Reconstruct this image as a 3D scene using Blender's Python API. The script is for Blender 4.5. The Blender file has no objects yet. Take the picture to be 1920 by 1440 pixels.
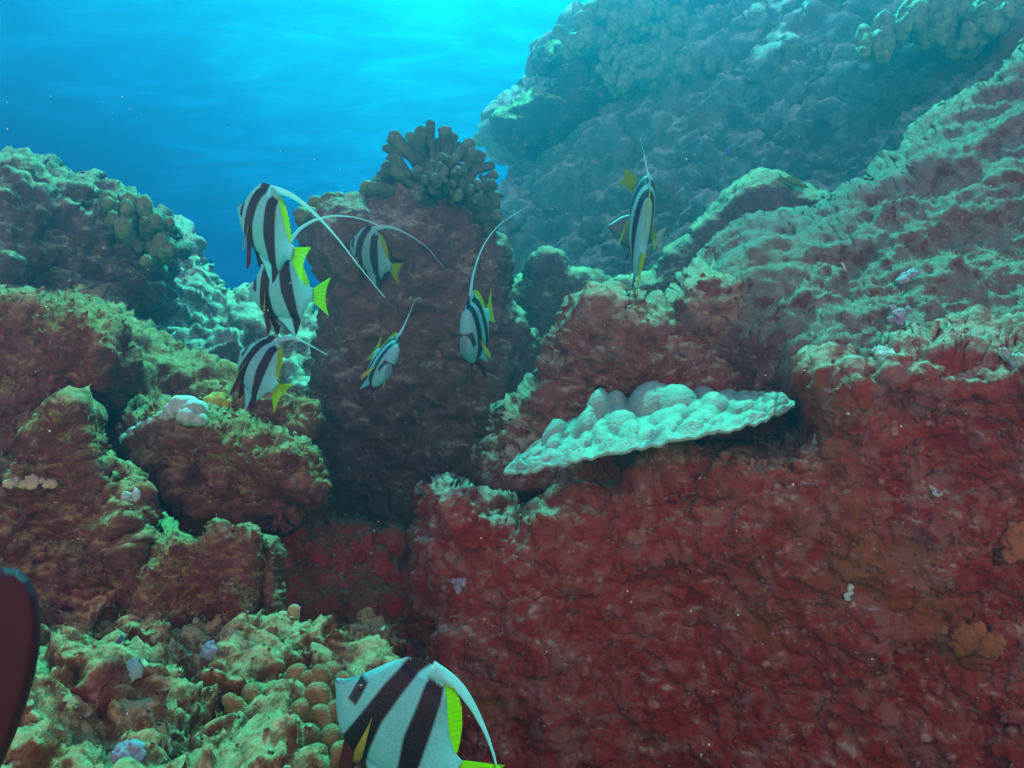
import bpy, math, random
import numpy as np
from mathutils import Matrix, Vector

random.seed(7)
RNG = np.random.default_rng(7)
sc = bpy.context.scene

# ------------------------------------------------------------------ camera
PITCH = math.radians(8.0)
FPX = 1500.0
cam = bpy.data.cameras.new('camera')
cam.sensor_width = 36.0
cam.lens = FPX / 1920.0 * 36.0
cam.clip_start = 0.02
cam.clip_end = 400.0
camo = bpy.data.objects.new('camera', cam)
sc.collection.objects.link(camo)
camo.location = (0, 0, 0)
camo.rotation_euler = (math.pi / 2 + PITCH, 0, 0)
sc.camera = camo
RIGHT = np.array([1.0, 0, 0])
FWD = np.array([0, math.cos(PITCH), math.sin(PITCH)])
UP = np.array([0, -math.sin(PITCH), math.cos(PITCH)])
VIEW = np.stack([RIGHT, UP, FWD], 1)                 # columns: right, up, forward

# ------------------------------------------------------------------ light
SUN_EL, SUN_AZ = math.radians(63.0), math.radians(3.0)       # ahead of the camera, a little right
SUN_DIR = Vector((math.cos(SUN_EL) * math.sin(SUN_AZ), math.cos(SUN_EL) * math.cos(SUN_AZ), math.sin(SUN_EL)))
SUN_STRENGTH = 5.0
SUN_COLOR = (0.10, 1.0, 0.66)
WORLD_STRENGTH = 1.5
HAZE_DENSITY = 0.105
HAZE_COLOR = (0.03, 0.265, 0.475)

w = bpy.data.worlds.new('World')
sc.world = w
w.use_nodes = True
nt = w.node_tree
nt.nodes.clear()
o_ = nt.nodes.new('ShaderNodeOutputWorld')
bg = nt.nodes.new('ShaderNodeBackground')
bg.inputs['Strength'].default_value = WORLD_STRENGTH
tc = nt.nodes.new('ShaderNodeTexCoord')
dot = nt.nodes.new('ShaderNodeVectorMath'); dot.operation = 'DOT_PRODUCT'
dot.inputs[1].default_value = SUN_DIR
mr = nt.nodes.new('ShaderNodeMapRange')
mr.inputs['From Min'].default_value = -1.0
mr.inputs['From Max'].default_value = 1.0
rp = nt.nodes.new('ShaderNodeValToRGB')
stops = [(-1.0, (.50, .22, .22)), (-.4, (.76, .31, .31)), (.10, (.48, .28, .31)), (.42, (.0, .05, .13)),  # warm stops behind the camera are an added red fill for the shade
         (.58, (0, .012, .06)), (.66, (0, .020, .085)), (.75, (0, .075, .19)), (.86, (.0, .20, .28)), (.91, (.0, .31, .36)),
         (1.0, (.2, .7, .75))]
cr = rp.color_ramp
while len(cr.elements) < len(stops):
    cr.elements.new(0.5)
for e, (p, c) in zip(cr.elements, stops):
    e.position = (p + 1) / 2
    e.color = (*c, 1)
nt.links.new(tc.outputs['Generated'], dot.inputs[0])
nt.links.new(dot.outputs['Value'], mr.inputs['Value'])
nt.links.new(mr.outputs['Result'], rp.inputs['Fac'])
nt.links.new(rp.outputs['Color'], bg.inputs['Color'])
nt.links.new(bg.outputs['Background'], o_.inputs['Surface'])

sun = bpy.data.lights.new('sun', 'SUN')
sun.energy = SUN_STRENGTH
sun.color = SUN_COLOR
sun.angle = math.radians(1.5)
suno = bpy.data.objects.new('sun', sun)
sc.collection.objects.link(suno)
suno.rotation_euler = SUN_DIR.to_track_quat('Z', 'Y').to_euler()

vs = sc.view_settings
vs.view_transform = 'Standard'
vs.look = 'None'
vs.exposure = 1.95
vs.gamma = 1.0
sc.render.engine = 'CYCLES'
sc.cycles.use_denoising = True
sc.cycles.max_bounces = 5
sc.cycles.diffuse_bounces = 3
sc.cycles.volume_bounces = 0
sc.cycles.transparent_max_bounces = 8

# ------------------------------------------------------------------ helpers: pixels of the photo + distance -> point
def P(px, py, d):
    px = np.asarray(px, float); py = np.asarray(py, float); d = np.asarray(d, float)
    x = (px - 960) / FPX * d
    y = (720 - py) / FPX * d
    return x[..., None] * RIGHT + y[..., None] * UP + (d + 0 * x)[..., None] * FWD

# ------------------------------------------------------------------ helpers: noise
def _h(ix, iy, iz, s):
    with np.errstate(over='ignore'):
        h = (ix.astype(np.uint32) * np.uint32(374761393) + iy.astype(np.uint32) * np.uint32(668265263)
             + iz.astype(np.uint32) * np.uint32(2147483647) + np.uint32(s * 974711 % 4294967295))
        h = (h ^ (h >> np.uint32(13))) * np.uint32(1274126177)
        h = (h ^ (h >> np.uint32(16))) * np.uint32(2246822519)
        h = h ^ (h >> np.uint32(13))
    return h

def rnd3(ix, iy, iz, s):
    return _h(ix, iy, iz, s).astype(np.float64) / 4294967295.0

def perlin(p, s=0):
    p = np.asarray(p, float)
    i = np.floor(p).astype(np.int64)
    f = p - i
    u = f * f * f * (f * (f * 6 - 15) + 10)
    r = 0
    for dx in (0, 1):
        for dy in (0, 1):
            for dz in (0, 1):
                h = _h(i[:, 0] + dx, i[:, 1] + dy, i[:, 2] + dz, s)
                gx = (h & np.uint32(1023)).astype(float) / 511.5 - 1
                gy = ((h >> np.uint32(10)) & np.uint32(1023)).astype(float) / 511.5 - 1
                gz = ((h >> np.uint32(20)) & np.uint32(1023)).astype(float) / 511.5 - 1
                g = gx * (f[:, 0] - dx) + gy * (f[:, 1] - dy) + gz * (f[:, 2] - dz)
                wx = u[:, 0] if dx else 1 - u[:, 0]
                wy = u[:, 1] if dy else 1 - u[:, 1]
                wz = u[:, 2] if dz else 1 - u[:, 2]
                r = r + g * wx * wy * wz
    return r * 1.2

def fbm(p, f, n=4, s=0, gain=.5, lac=2.1):
    a, t = 1.0, 0
    for k in range(n):
        t = t + a * perlin(p * f, s + k * 17)
        f *= lac; a *= gain
    return t

def ridged(p, f, n=3, s=0):
    a, t = 1.0, 0
    for k in range(n):
        t = t + a * (1 - 2.2 * np.abs(perlin(p * f, s + k * 13)))
        f *= 2.1; a *= .5
    return t * .6

def worley(p, s=0):
    i = np.floor(p).astype(np.int64)
    f1 = np.full(len(p), 9.0); f2 = np.full(len(p), 9.0)
    for dx in (-1, 0, 1):
        for dy in (-1, 0, 1):
            for dz in (-1, 0, 1):
                c = i + np.array([dx, dy, dz])
                q = np.stack([c[:, 0] + rnd3(c[:, 0], c[:, 1], c[:, 2], s), c[:, 1] + rnd3(c[:, 0], c[:, 1], c[:, 2], s + 5),
                              c[:, 2] + rnd3(c[:, 0], c[:, 1], c[:, 2], s + 9)], 1)
                d = np.sqrt(((q - p) ** 2).sum(1))
                f2 = np.minimum(f2, np.maximum(f1, d)); f1 = np.minimum(f1, d)
    return f1, f2

def knobs(p, f, s=0, r=.75):
    f1, f2 = worley(p * f, s)
    return np.sqrt(np.clip(1 - (f1 / r) ** 2, 0, 1))

# ------------------------------------------------------------------ helpers: meshes and tags
def link_mesh(name, V, F, mat=None, parent=None, smooth=True, centre=True):
    V = np.asarray(V, float)
    c = np.zeros(3)
    if centre and parent is None:
        c = np.array([(V[:, 0].min() + V[:, 0].max()) / 2, (V[:, 1].min() + V[:, 1].max()) / 2, V[:, 2].min()])
    me = bpy.data.meshes.new(name)
    F = np.asarray(F)
    me.vertices.add(len(V)); me.vertices.foreach_set('co', (V - c).ravel())
    k = F.shape[1]
    me.loops.add(F.size); me.loops.foreach_set('vertex_index', F.ravel().astype(np.int32))
    me.polygons.add(len(F))
    me.polygons.foreach_set('loop_start', np.arange(0, F.size, k, dtype=np.int32))
    me.polygons.foreach_set('loop_total', np.full(len(F), k, dtype=np.int32))
    if smooth:
        me.polygons.foreach_set('use_smooth', np.ones(len(F), dtype=bool))
    me.update(); me.validate()
    o = bpy.data.objects.new(name, me)
    sc.collection.objects.link(o)
    o.location = c
    if mat:
        me.materials.append(mat)
    if parent:
        o.parent = parent
    return o

def tag(o, label=None, cat=None, group=None, kind=None):
    if label: o['label'] = label
    if cat: o['category'] = cat
    if group: o['group'] = group
    if kind: o['kind'] = kind
    return o

def empty(name, loc):
    o = bpy.data.objects.new(name, None)
    sc.collection.objects.link(o)
    o.location = loc
    o.empty_display_size = .05
    return o

def vnormals(V, F):
    a, b, c, d = V[F[:, 0]], V[F[:, 1]], V[F[:, 2]], V[F[:, 3]]
    n = np.cross(c - a, d - b)
    N = np.zeros_like(V)
    for k in range(4):
        np.add.at(N, F[:, k], n)
    return N / (np.linalg.norm(N, axis=1, keepdims=True) + 1e-12)

def bake(parts):
    Vs, Fs, n = [], [], 0
    for V, F in parts:
        Vs.append(V); Fs.append(F + n); n += len(V)
    return np.concatenate(Vs), np.concatenate(Fs)

# ------------------------------------------------------------------ materials
def new_mat(name):
    m = bpy.data.materials.new(name)
    m.use_nodes = True
    n = m.node_tree
    n.nodes.clear()
    out = n.nodes.new('ShaderNodeOutputMaterial')
    return m, n, out

def N(n, t, **kw):
    x = n.nodes.new(t)
    for k, v in kw.items():
        setattr(x, k, v)
    return x

def ramp(n, fac, stops, interp='LINEAR'):
    r = N(n, 'ShaderNodeValToRGB')
    r.color_ramp.interpolation = interp
    e = r.color_ramp.elements
    while len(e) < len(stops):
        e.new(.5)
    for el, (p, c) in zip(e, stops):
        el.position = p
        el.color = (c, c, c, 1) if isinstance(c, (int, float)) else (*c, 1)
    n.links.new(fac, r.inputs['Fac'])
    return r

def mixc(n, fac, a, b, mode='MIX'):
    m = N(n, 'ShaderNodeMix', data_type='RGBA', blend_type=mode)
    if isinstance(fac, float): m.inputs[0].default_value = fac
    else: n.links.new(fac, m.inputs[0])
    for s, v in ((6, a), (7, b)):
        if isinstance(v, tuple): m.inputs[s].default_value = (*v, 1)
        else: n.links.new(v, m.inputs[s])
    return m.outputs[2]

def noise(n, co, scale, detail=4, rough=.6, dist=0.0):
    t = N(n, 'ShaderNodeTexNoise')
    t.inputs['Scale'].default_value = scale
    t.inputs['Detail'].default_value = detail
    t.inputs['Roughness'].default_value = rough
    t.inputs['Distortion'].default_value = dist
    n.links.new(co, t.inputs['Vector'])
    return t.outputs['Fac']

def math_(n, op, a, b=None, clamp=False):
    m = N(n, 'ShaderNodeMath', operation=op, use_clamp=clamp)
    for k, v in ((0, a), (1, b)):
        if v is None: continue
        if isinstance(v, (int, float)): m.inputs[k].default_value = v
        else: n.links.new(v, m.inputs[k])
    return m.outputs[0]

def rock_mat(name, dark=(.20, .022, .026), mid=(.34, .05, .05), pink=(.36, .13, .16), olive=(.20, .13, .04),
             turf=(.50, .52, .26), scale=1.0, turf_amt=1.0, bump=1., pale=.6, lo=.52, hi=.86, film=(.27, .13, .06), brk=1.0):
    """coralline crust in reds and mauves, patchy, with the red cast of shade put in; pale algae turf where sediment can settle, also painting sunlit tops"""
    m, n, out = new_mat(name)
    geo = N(n, 'ShaderNodeNewGeometry')
    co = geo.outputs['Position']
    n1 = noise(n, co, 7 * scale, 5, .65, .6)
    n2 = noise(n, co, 19 * scale, 5, .7, .4)
    n3 = noise(n, co, 3.1 * scale, 3, .5)
    n4 = noise(n, co, 70 * scale, 3, .6)
    c = mixc(n, ramp(n, n1, [(.38, 0.), (.62, 1.)]).outputs[0], dark, mid)
    c = mixc(n, ramp(n, n2, [(.50, 0.), (.64, .9)]).outputs[0], c, pink)
    n5 = noise(n, co, 9.5 * scale, 6, .7, 1.2)
    c = mixc(n, ramp(n, n5, [(.53, 0.), (.63, .6)]).outputs[0], c, tuple(.55 * a + .12 for a in pink))
    c = mixc(n, ramp(n, n3, [(.52, 0.), (.66, .75)]).outputs[0], c, olive)
    # small pale crusts and worm tubes
    vo = N(n, 'ShaderNodeTexVoronoi'); vo.inputs['Scale'].default_value = 34 * scale
    vo.inputs['Randomness'].default_value = 1.0
    n.links.new(co, vo.inputs['Vector'])
    spot = math_(n, 'MULTIPLY', ramp(n, vo.outputs['Distance'], [(.16, 1.), (.34, 0.)]).outputs[0],
                 ramp(n, n2, [(.50, 0.), (.60, pale)]).outputs[0])
    c = mixc(n, spot, c, (.55, .42, .40))
    # turf on upward faces, broken up by noise; its pale tone also paints sunlit crests
    sep = N(n, 'ShaderNodeSeparateXYZ')
    n.links.new(geo.outputs['Normal'], sep.inputs[0])
    t = math_(n, 'ADD', sep.outputs['Z'], math_(n, 'MULTIPLY', math_(n, 'SUBTRACT', n2, .5), 2.2 * brk))
    t = math_(n, 'ADD', t, math_(n, 'MULTIPLY', math_(n, 'SUBTRACT', n4, .5), 1.3 * brk))
    c = mixc(n, ramp(n, t, [(lo - .75, 0.), (lo + .05, .9)]).outputs[0], c, tuple(a * .55 + b * .12 for a, b in zip(mid, turf)) if film is None else film)
    tf = ramp(n, t, [(lo, 0.), (hi, turf_amt)]).outputs[0]
    tcol = mixc(n, n4, tuple(x * .75 for x in turf), tuple(min(1, x * 1.25) for x in turf))
    c = mixc(n, tf, c, tcol)
    hgt = math_(n, 'ADD', math_(n, 'ADD', math_(n, 'MULTIPLY', noise(n, co, 48 * scale, 8, .72, .6), .8), math_(n, 'MULTIPLY', n2, .7)),
                math_(n, 'MULTIPLY', vo.outputs['Distance'], -.35))
    bmp = N(n, 'ShaderNodeBump'); bmp.inputs['Strength'].default_value = bump
    bmp.inputs['Distance'].default_value = .030 / scale
    n.links.new(hgt, bmp.inputs['Height'])
    b = N(n, 'ShaderNodeBsdfPrincipled')
    b.inputs['Roughness'].default_value = .9
    b.inputs['Specular IOR Level'].default_value = .15
    n.links.new(c, b.inputs['Base Color'])
    n.links.new(bmp.outputs[0], b.inputs['Normal'])
    n.links.new(b.outputs[0], out.inputs['Surface'])
    return m

def coral_mat(name, col, tip, scale=1.0, bump=.35, trans=0.0):
    m, n, out = new_mat(name)
    geo = N(n, 'ShaderNodeNewGeometry')
    co = geo.outputs['Position']
    n1 = noise(n, co, 30 * scale, 4, .6)
    vo = N(n, 'ShaderNodeTexVoronoi'); vo.inputs['Scale'].default_value = 190 * scale
    n.links.new(co, vo.inputs['Vector'])
    c = mixc(n, ramp(n, n1, [(.35, 0.), (.65, 1.)]).outputs[0], col, tip)
    h = math_(n, 'ADD', math_(n, 'MULTIPLY', vo.outputs['Distance'], -.6), math_(n, 'MULTIPLY', n1, .5))
    bmp = N(n, 'ShaderNodeBump'); bmp.inputs['Strength'].default_value = bump
    bmp.inputs['Distance'].default_value = .004
    n.links.new(h, bmp.inputs['Height'])
    b = N(n, 'ShaderNodeBsdfPrincipled')
    b.inputs['Roughness'].default_value = .75
    b.inputs['Specular IOR Level'].default_value = .2
    n.links.new(c, b.inputs['Base Color'])
    n.links.new(bmp.outputs[0], b.inputs['Normal'])
    n.links.new(b.outputs[0], out.inputs['Surface'])
    return m

def fin_mat(name, col, ray=(.3, .3, .3), trans=.5, rays=0.0, clear=0.0):
    """thin fin: reflects and lets light through; darker rays along it"""
    m, n, out = new_mat(name)
    uv = N(n, 'ShaderNodeUVMap')
    c = None
    if rays:
        wv = N(n, 'ShaderNodeTexWave'); wv.bands_direction = 'X'
        wv.inputs['Scale'].default_value = rays
        n.links.new(uv.outputs[0], wv.inputs['Vector'])
        c = mixc(n, ramp(n, wv.outputs['Fac'], [(.1, .16), (.6, 0.)]).outputs[0], col, ray)
    d = N(n, 'ShaderNodeBsdfPrincipled'); d.inputs['Roughness'].default_value = .5
    d.inputs['Specular IOR Level'].default_value = .3
    tr = N(n, 'ShaderNodeBsdfTranslucent')
    for s in (d.inputs['Base Color'], tr.inputs['Color']):
        if c is None: s.default_value = (*col, 1)
        else: n.links.new(c, s)
    mx = N(n, 'ShaderNodeMixShader'); mx.inputs[0].default_value = trans
    n.links.new(d.outputs[0], mx.inputs[1]); n.links.new(tr.outputs[0], mx.inputs[2])
    res = mx.outputs[0]
    if clear:
        sp = N(n, 'ShaderNodeSeparateXYZ'); n.links.new(uv.outputs[0], sp.inputs[0])
        tp = N(n, 'ShaderNodeBsdfTransparent')
        m2 = N(n, 'ShaderNodeMixShader')
        n.links.new(ramp(n, sp.outputs['Y'], [(.45, 0.), (1., clear)]).outputs[0], m2.inputs[0])
        n.links.new(res, m2.inputs[1]); n.links.new(tp.outputs[0], m2.inputs[2])
        res = m2.outputs[0]
    n.links.new(res, out.inputs['Surface'])
    return m

def skin_mat(name):
    m, n, out = new_mat(name)
    a = N(n, 'ShaderNodeVertexColor'); a.layer_name = 'Col'
    tc = N(n, 'ShaderNodeTexCoord')
    vo = N(n, 'ShaderNodeTexVoronoi'); vo.inputs['Scale'].default_value = 95
    n.links.new(tc.outputs['Object'], vo.inputs['Vector'])
    nz = noise(n, tc.outputs['Object'], 9, 3, .5)
    c = mixc(n, .22, a.outputs['Color'], ramp(n, nz, [(.3, .55), (.7, 1.)]).outputs[0], 'MULTIPLY')
    c = mixc(n, .35, c, ramp(n, vo.outputs['Distance'], [(.1, 1.), (.75, .45)]).outputs[0], 'MULTIPLY')
    bmp = N(n, 'ShaderNodeBump'); bmp.inputs['Strength'].default_value = .35
    bmp.inputs['Distance'].default_value = .002
    n.links.new(vo.outputs['Distance'], bmp.inputs['Height'])
    b = N(n, 'ShaderNodeBsdfPrincipled')
    b.inputs['Roughness'].default_value = .42
    b.inputs['Specular IOR Level'].default_value = .35
    n.links.new(c, b.inputs['Base Color']); n.links.new(bmp.outputs[0], b.inputs['Normal'])
    tr = N(n, 'ShaderNodeBsdfTranslucent'); n.links.new(c, tr.inputs['Color'])
    mx = N(n, 'ShaderNodeMixShader'); sx = N(n, 'ShaderNodeSeparateColor'); n.links.new(a.outputs['Color'], sx.inputs[0]); n.links.new(math_(n, 'MULTIPLY', sx.outputs[1], .55), mx.inputs[0])
    n.links.new(b.outputs[0], mx.inputs[1]); n.links.new(tr.outputs[0], mx.inputs[2])
    n.links.new(mx.outputs[0], out.inputs['Surface'])
    return m

def plain_mat(name, col, rough=.6, spec=.3):
    m, n, out = new_mat(name)
    geo = N(n, 'ShaderNodeNewGeometry')
    nz = noise(n, geo.outputs['Position'], 40, 4, .6)
    b = N(n, 'ShaderNodeBsdfPrincipled')
    b.inputs['Roughness'].default_value = rough
    b.inputs['Specular IOR Level'].default_value = spec
    n.links.new(mixc(n, nz, tuple(x * .8 for x in col), tuple(min(1, x * 1.2) for x in col)), b.inputs['Base Color'])
    n.links.new(b.outputs[0], out.inputs['Surface'])
    return m

M_near = rock_mat('reef_rock_crimson', film=(.27, .12, .085), bump=.6, dark=(.235, .024, .023), mid=(.265, .048, .044), pink=(.27, .14, .13), turf=(.42, .46, .34), turf_amt=.8, lo=.58, hi=1.0)
M_pillar = rock_mat('reef_rock_pillar', film=(.21, .20, .16), bump=.9, dark=(.15, .09, .085), mid=(.20, .135, .125), pink=(.23, .20, .19), turf=(.42, .46, .32), scale=.7, turf_amt=.9, lo=.45, hi=.8)
M_gully = rock_mat('reef_rock_dim', dark=(.52, .04, .05), mid=(.62, .09, .10), pink=(.60, .24, .26), turf=(.40, .30, .18), turf_amt=.5, lo=.75, hi=1.1)  # gully shade put into the colour: less turf, stronger red for missing light
M_slope = rock_mat('reef_rock_slope', film=(.25, .25, .20), dark=(.17, .08, .085), mid=(.24, .13, .13), pink=(.30, .24, .24), turf=(.30, .44, .34), lo=.08, hi=.7, turf_amt=.72, brk=.6)
M_block = rock_mat('reef_rock_block', film=(.28, .22, .16), dark=(.24, .07, .075), mid=(.34, .16, .15), pink=(.42, .30, .29), turf=(.46, .54, .36), lo=.22, hi=.62)
M_left = rock_mat('reef_rock_turf', turf=(.60, .50, .24), film=(.33, .22, .11), dark=(.19, .06, .055), mid=(.25, .11, .09), lo=.40, hi=1.0, turf_amt=.85)
M_mid = rock_mat('reef_rock_mauve', film=(.20, .24, .18), dark=(.12, .10, .11), mid=(.19, .15, .16), pink=(.27, .23, .24), turf=(.46, .66, .42), scale=.7, turf_amt=.9, lo=.32, hi=.75)
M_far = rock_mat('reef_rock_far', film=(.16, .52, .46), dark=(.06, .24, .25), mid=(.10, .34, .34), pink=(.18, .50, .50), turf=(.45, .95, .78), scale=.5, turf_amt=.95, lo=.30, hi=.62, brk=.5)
M_bluff = rock_mat('reef_rock_bluff', film=(.06, .16, .13), dark=(.02, .09, .09), mid=(.04, .13, .13), pink=(.06, .17, .16), turf=(.30, .80, .40), scale=.5, lo=.42, hi=.7, brk=.5)  # backlit silhouette and lit green rims put into the colour
M_pale = rock_mat('reef_rock_pale', film=(.36, .36, .28), dark=(.16, .14, .13), mid=(.28, .25, .22), pink=(.40, .36, .33), turf=(.62, .75, .58), scale=.7, lo=.15, hi=.55)
M_ground = rock_mat('reef_rubble', film=(.40, .26, .12), dark=(.24, .05, .04), mid=(.34, .10, .07), turf=(.74, .60, .30), scale=1.3, bump=1., pale=.9, lo=.46, hi=.84, brk=1.15)

# ------------------------------------------------------------------ rock builder
SURF = {}       # name -> (V, N) samples for scattering
def rock(name, poly, d, T, R, mat, gx=0.0, gy=0.0, step=4.0, rough=5.0, amp=(.02, .012), freq=(3., 9.), rid=0.0, ridf=6.0,
         knob=0.0, knobf=12.0, cell=0.0, cellf=10.0, fine=.004, finef=60.0, back=.8, seed=1, aniso=None, ledge=0.0, ledgep=.12, key=None):
    """a rock mass: the traced outline stands at distance d (m), swells T toward the viewer and T*back away,
    and the whole closed surface is roughened along its normals in world space"""
    poly = np.array(poly, float)
    x0, y0 = poly.min(0) - 3 * step; x1, y1 = poly.max(0) + 3 * step
    xs = np.arange(x0, x1, step); ys = np.arange(y0, y1, step)
    X, Y = np.meshgrid(xs, ys)
    sh = X.shape
    q = np.stack([X.ravel(), Y.ravel()], 1)
    A = poly; B = np.roll(poly, -1, 0)
    dist = np.full(len(q), 1e9); ins = np.zeros(len(q), bool)
    for a, b in zip(A, B):
        e = b - a
        t = np.clip(((q - a) @ e) / (e @ e + 1e-9), 0, 1)
        dist = np.minimum(dist, np.hypot(*(q - a - t[:, None] * e).T))
        c = (a[1] > q[:, 1]) != (b[1] > q[:, 1])
        xi = a[0] + (q[:, 1] - a[1]) / (b[1] - a[1] + 1e-12) * e[0]
        ins ^= c & (q[:, 0] < xi)
    sd = np.where(ins, dist, -dist)
    z0 = np.full(len(q), seed * 3.7)
    pq = np.stack([q[:, 0], q[:, 1], z0], 1)
    sd = sd + rough * (perlin(pq / 46., seed) * 1.3 + perlin(pq / 17., seed + 3) * .8)
    S = sd.reshape(sh)
    keep = S > -.7 * step
    cell_ok = keep[:-1, :-1] & keep[1:, :-1] & keep[:-1, 1:] & keep[1:, 1:]
    used = np.zeros(sh, bool)
    used[:-1, :-1] |= cell_ok; used[1:, :-1] |= cell_ok; used[:-1, 1:] |= cell_ok; used[1:, 1:] |= cell_ok
    nb = np.zeros(sh, int)
    nb[:-1, :-1] += cell_ok; nb[1:, :-1] += cell_ok; nb[:-1, 1:] += cell_ok; nb[1:, 1:] += cell_ok
    bound = used & (nb < 4)
    gy_, gx_ = np.gradient(S, step)
    g2 = gx_ ** 2 + gy_ ** 2 + 1e-6
    mv = np.where(bound, np.clip(S, -step, step) / np.maximum(g2, .3), 0)
    PX = X - gx_ * mv; PY = Y - gy_ * mv
    Sb = np.where(bound, 0, np.maximum(S, 0))
    t = np.clip(Sb / R, 0, 1)
    h = np.sqrt(np.clip(1 - (1 - t) ** 2, 0, 1))
    cx, cy = poly.mean(0)
    D = d + gx * (PX - cx) + gy * (PY - cy)
    fidx = -np.ones(sh, int); fidx[used] = np.arange(used.sum())
    nf = used.sum()
    inner = used & ~bound
    bidx = fidx.copy(); bidx[inner] = nf + np.arange(inner.sum())
    Vf = P(PX[used], PY[used], (D - T * h)[used])
    Vb = P(PX[inner], PY[inner], (D + T * back * h)[inner])
    V = np.concatenate([Vf, Vb])
    i, j = np.nonzero(cell_ok)
    Ff = np.stack([fidx[i, j], fidx[i + 1, j], fidx[i + 1, j + 1], fidx[i, j + 1]], 1)
    allb = bound[i, j] & bound[i + 1, j] & bound[i + 1, j + 1] & bound[i, j + 1]
    i, j = i[~allb], j[~allb]
    Fb = np.stack([bidx[i, j], bidx[i, j + 1], bidx[i + 1, j + 1], bidx[i + 1, j]], 1)
    F = np.concatenate([Ff, Fb])
    def warp(V):
        if aniso is None: return V
        return V @ aniso
    Nn = vnormals(V, F)
    off = seed * np.array([11.3, 5.1, 7.7])
    W = warp(V) + off
    dsp = 1.25 * amp[0] * fbm(W, freq[0], 3, seed)
    if ledge:
        ph = (V[:, 2] + .10 * V[:, 0]) / ledgep + 1.1 * fbm(V + off, 2.2, 2, seed + 40)
        fr = ph - np.floor(ph)
        prof = np.where(fr < .8, fr / .8, (1 - fr) / .2)          # each step overhangs, then drops back at its top
        dsp = dsp + ledge * prof * (.6 + .6 * perlin((V + off) * 3.1, seed + 44))
    V = V + Nn * dsp[:, None]
    Nn = vnormals(V, F)
    W = warp(V) + off
    dsp = 1.35 * amp[1] * fbm(W, freq[1], 4, seed + 60, gain=.6)
    if rid: dsp = dsp + rid * ridged(W, ridf, 3, seed + 80)
    if knob: dsp = dsp + knob * knobs(V + off, knobf, seed + 2)
    if cell:
        f1, f2 = worley((V + off) * cellf, seed + 6)
        dsp = dsp + cell * (np.clip(1 - (f2 - f1) * 2.5, 0, 1) ** 1.5)
    V = V + Nn * dsp[:, None]
    if fine:
        Nn = vnormals(V, F)
        f1, f2 = worley((V + off) * finef * .22, seed + 8)
        hole = np.clip(1 - f1 / .42, 0, 1) ** .7 * (perlin((V + off) * finef * .05, seed + 9) > -.05)
        dsp = fine * 1.4 * (perlin((V + off) * finef, seed + 90) + .6 * perlin((V + off) * finef * 2.1, seed + 92) + .6 * knobs(V + off, finef * .55, seed + 4)) - 3.2 * fine * hole
        V = V + Nn * dsp[:, None]
    SURF[key or name] = (V[:nf], vnormals(V, F)[:nf])
    return link_mesh(name, V, F, mat)

def rotscale(ax, scales):
    """rows: world -> frame whose first axis is ax; scale frequencies per axis"""
    a = np.array(ax, float); a /= np.linalg.norm(a)
    b = np.cross(a, [0.1, 1, 0.2]); b /= np.linalg.norm(b)
    c = np.cross(a, b)
    return np.stack([a * scales[0], b * scales[1], c * scales[2]], 1)

# ------------------------------------------------------------------ ground sheet
GP = [(-200, 1500, 1.0), (0, 1440, 1.02), (150, 1440, 1.02), (300, 1440, 1.05), (450, 1440, 1.08), (600, 1440, 1.12), (40, 1330, 1.15), (200, 1330, 1.16), (400, 1330, 1.20),
      (90, 1230, 1.32), (200, 1225, 1.36), (320, 1245, 1.36), (430, 1225, 1.38), (540, 1230, 1.38), (600, 1300, 1.30),
      (630, 1440, 1.22), (660, 1440, 1.5), (720, 1440, 2.0), (900, 1440, 2.3), (650, 1240, 1.7), (700, 1160, 2.0), (740, 1080, 2.3), (680, 1010, 2.7), (300, 1150, 1.75), (100, 1120, 1.7), (-200, 1200, 1.5),
      (780, 1440, 2.1), (780, 1300, 2.2), (1000, 1500, 2.2), (1500, 1500, 2.2), (300, 1000, 2.6), (0, 1000, 2.6), (1200, 1150, 3.), (1900, 1150, 3.)]
GP = np.array(GP)
GW = P(GP[:, 0], GP[:, 1], GP[:, 2])
extra = np.array([[-3, 0, -.55], [0, 0, -.62], [3, 0, -.62], [-3, -2.4, -.7], [0, -2.4, -.75], [3, -2.4, -.75], [-6, 3, -.7], [6, 3, -.8],
                  [-4, 7, -.9], [0, 6, -.9], [4, 7, -.9], [-10, 0, -.9], [10, 0, -.9], [-8, 10, -1.], [0, 11, -1.], [8, 10, -1.], [.5, 4, -.8], [-.4, .5, -.52], [.4, .6, -.85], [.2, 1., -.85], [.6, 1., -.85], [0, .6, -.72], [-1.2, .4, -.5]])
GW = np.concatenate([GW, extra])
def axis(lo, hi, a, b, fine, coarse):
    l = [a]
    s = fine
    while l[-1] > lo:
        s = min(s * 1.18, coarse); l.append(l[-1] - s)
    l[-1] = lo
    r = [b]; s = fine
    while r[-1] < hi:
        s = min(s * 1.18, coarse); r.append(r[-1] + s)
    r[-1] = hi
    return np.concatenate([np.array(l[::-1]), np.arange(a + fine, b, fine), np.array(r)])
gxs = axis(-7.6, 7.6, -1.15, .25, .0042, .4)
gys = axis(-2.6, 7.6, .7, 2.0, .0046, .4)
GX, GY = np.meshgrid(gxs, gys)
g = np.stack([GX.ravel(), GY.ravel()], 1)
num = 0; den = 0
for c in GW:
    r2 = ((g - c[:2]) ** 2).sum(1)
    wgt = 1 / (r2 + .004) ** 2
    num = num + wgt * c[2]; den = den + wgt
gz = num / den
_t = np.clip((g[:, 0] + .27) / .19, 0, 1) * np.clip((2.6 - g[:, 1]) / .4, 0, 1) * np.clip((1.2 - g[:, 0]) / .4, 0, 1)
gz = gz - .38 * _t * _t * (3 - 2 * _t)          # the gully floor drops away at the foot of the near wall
V = np.concatenate([g, gz[:, None]], 1)
ny, nx = GX.shape
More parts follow.
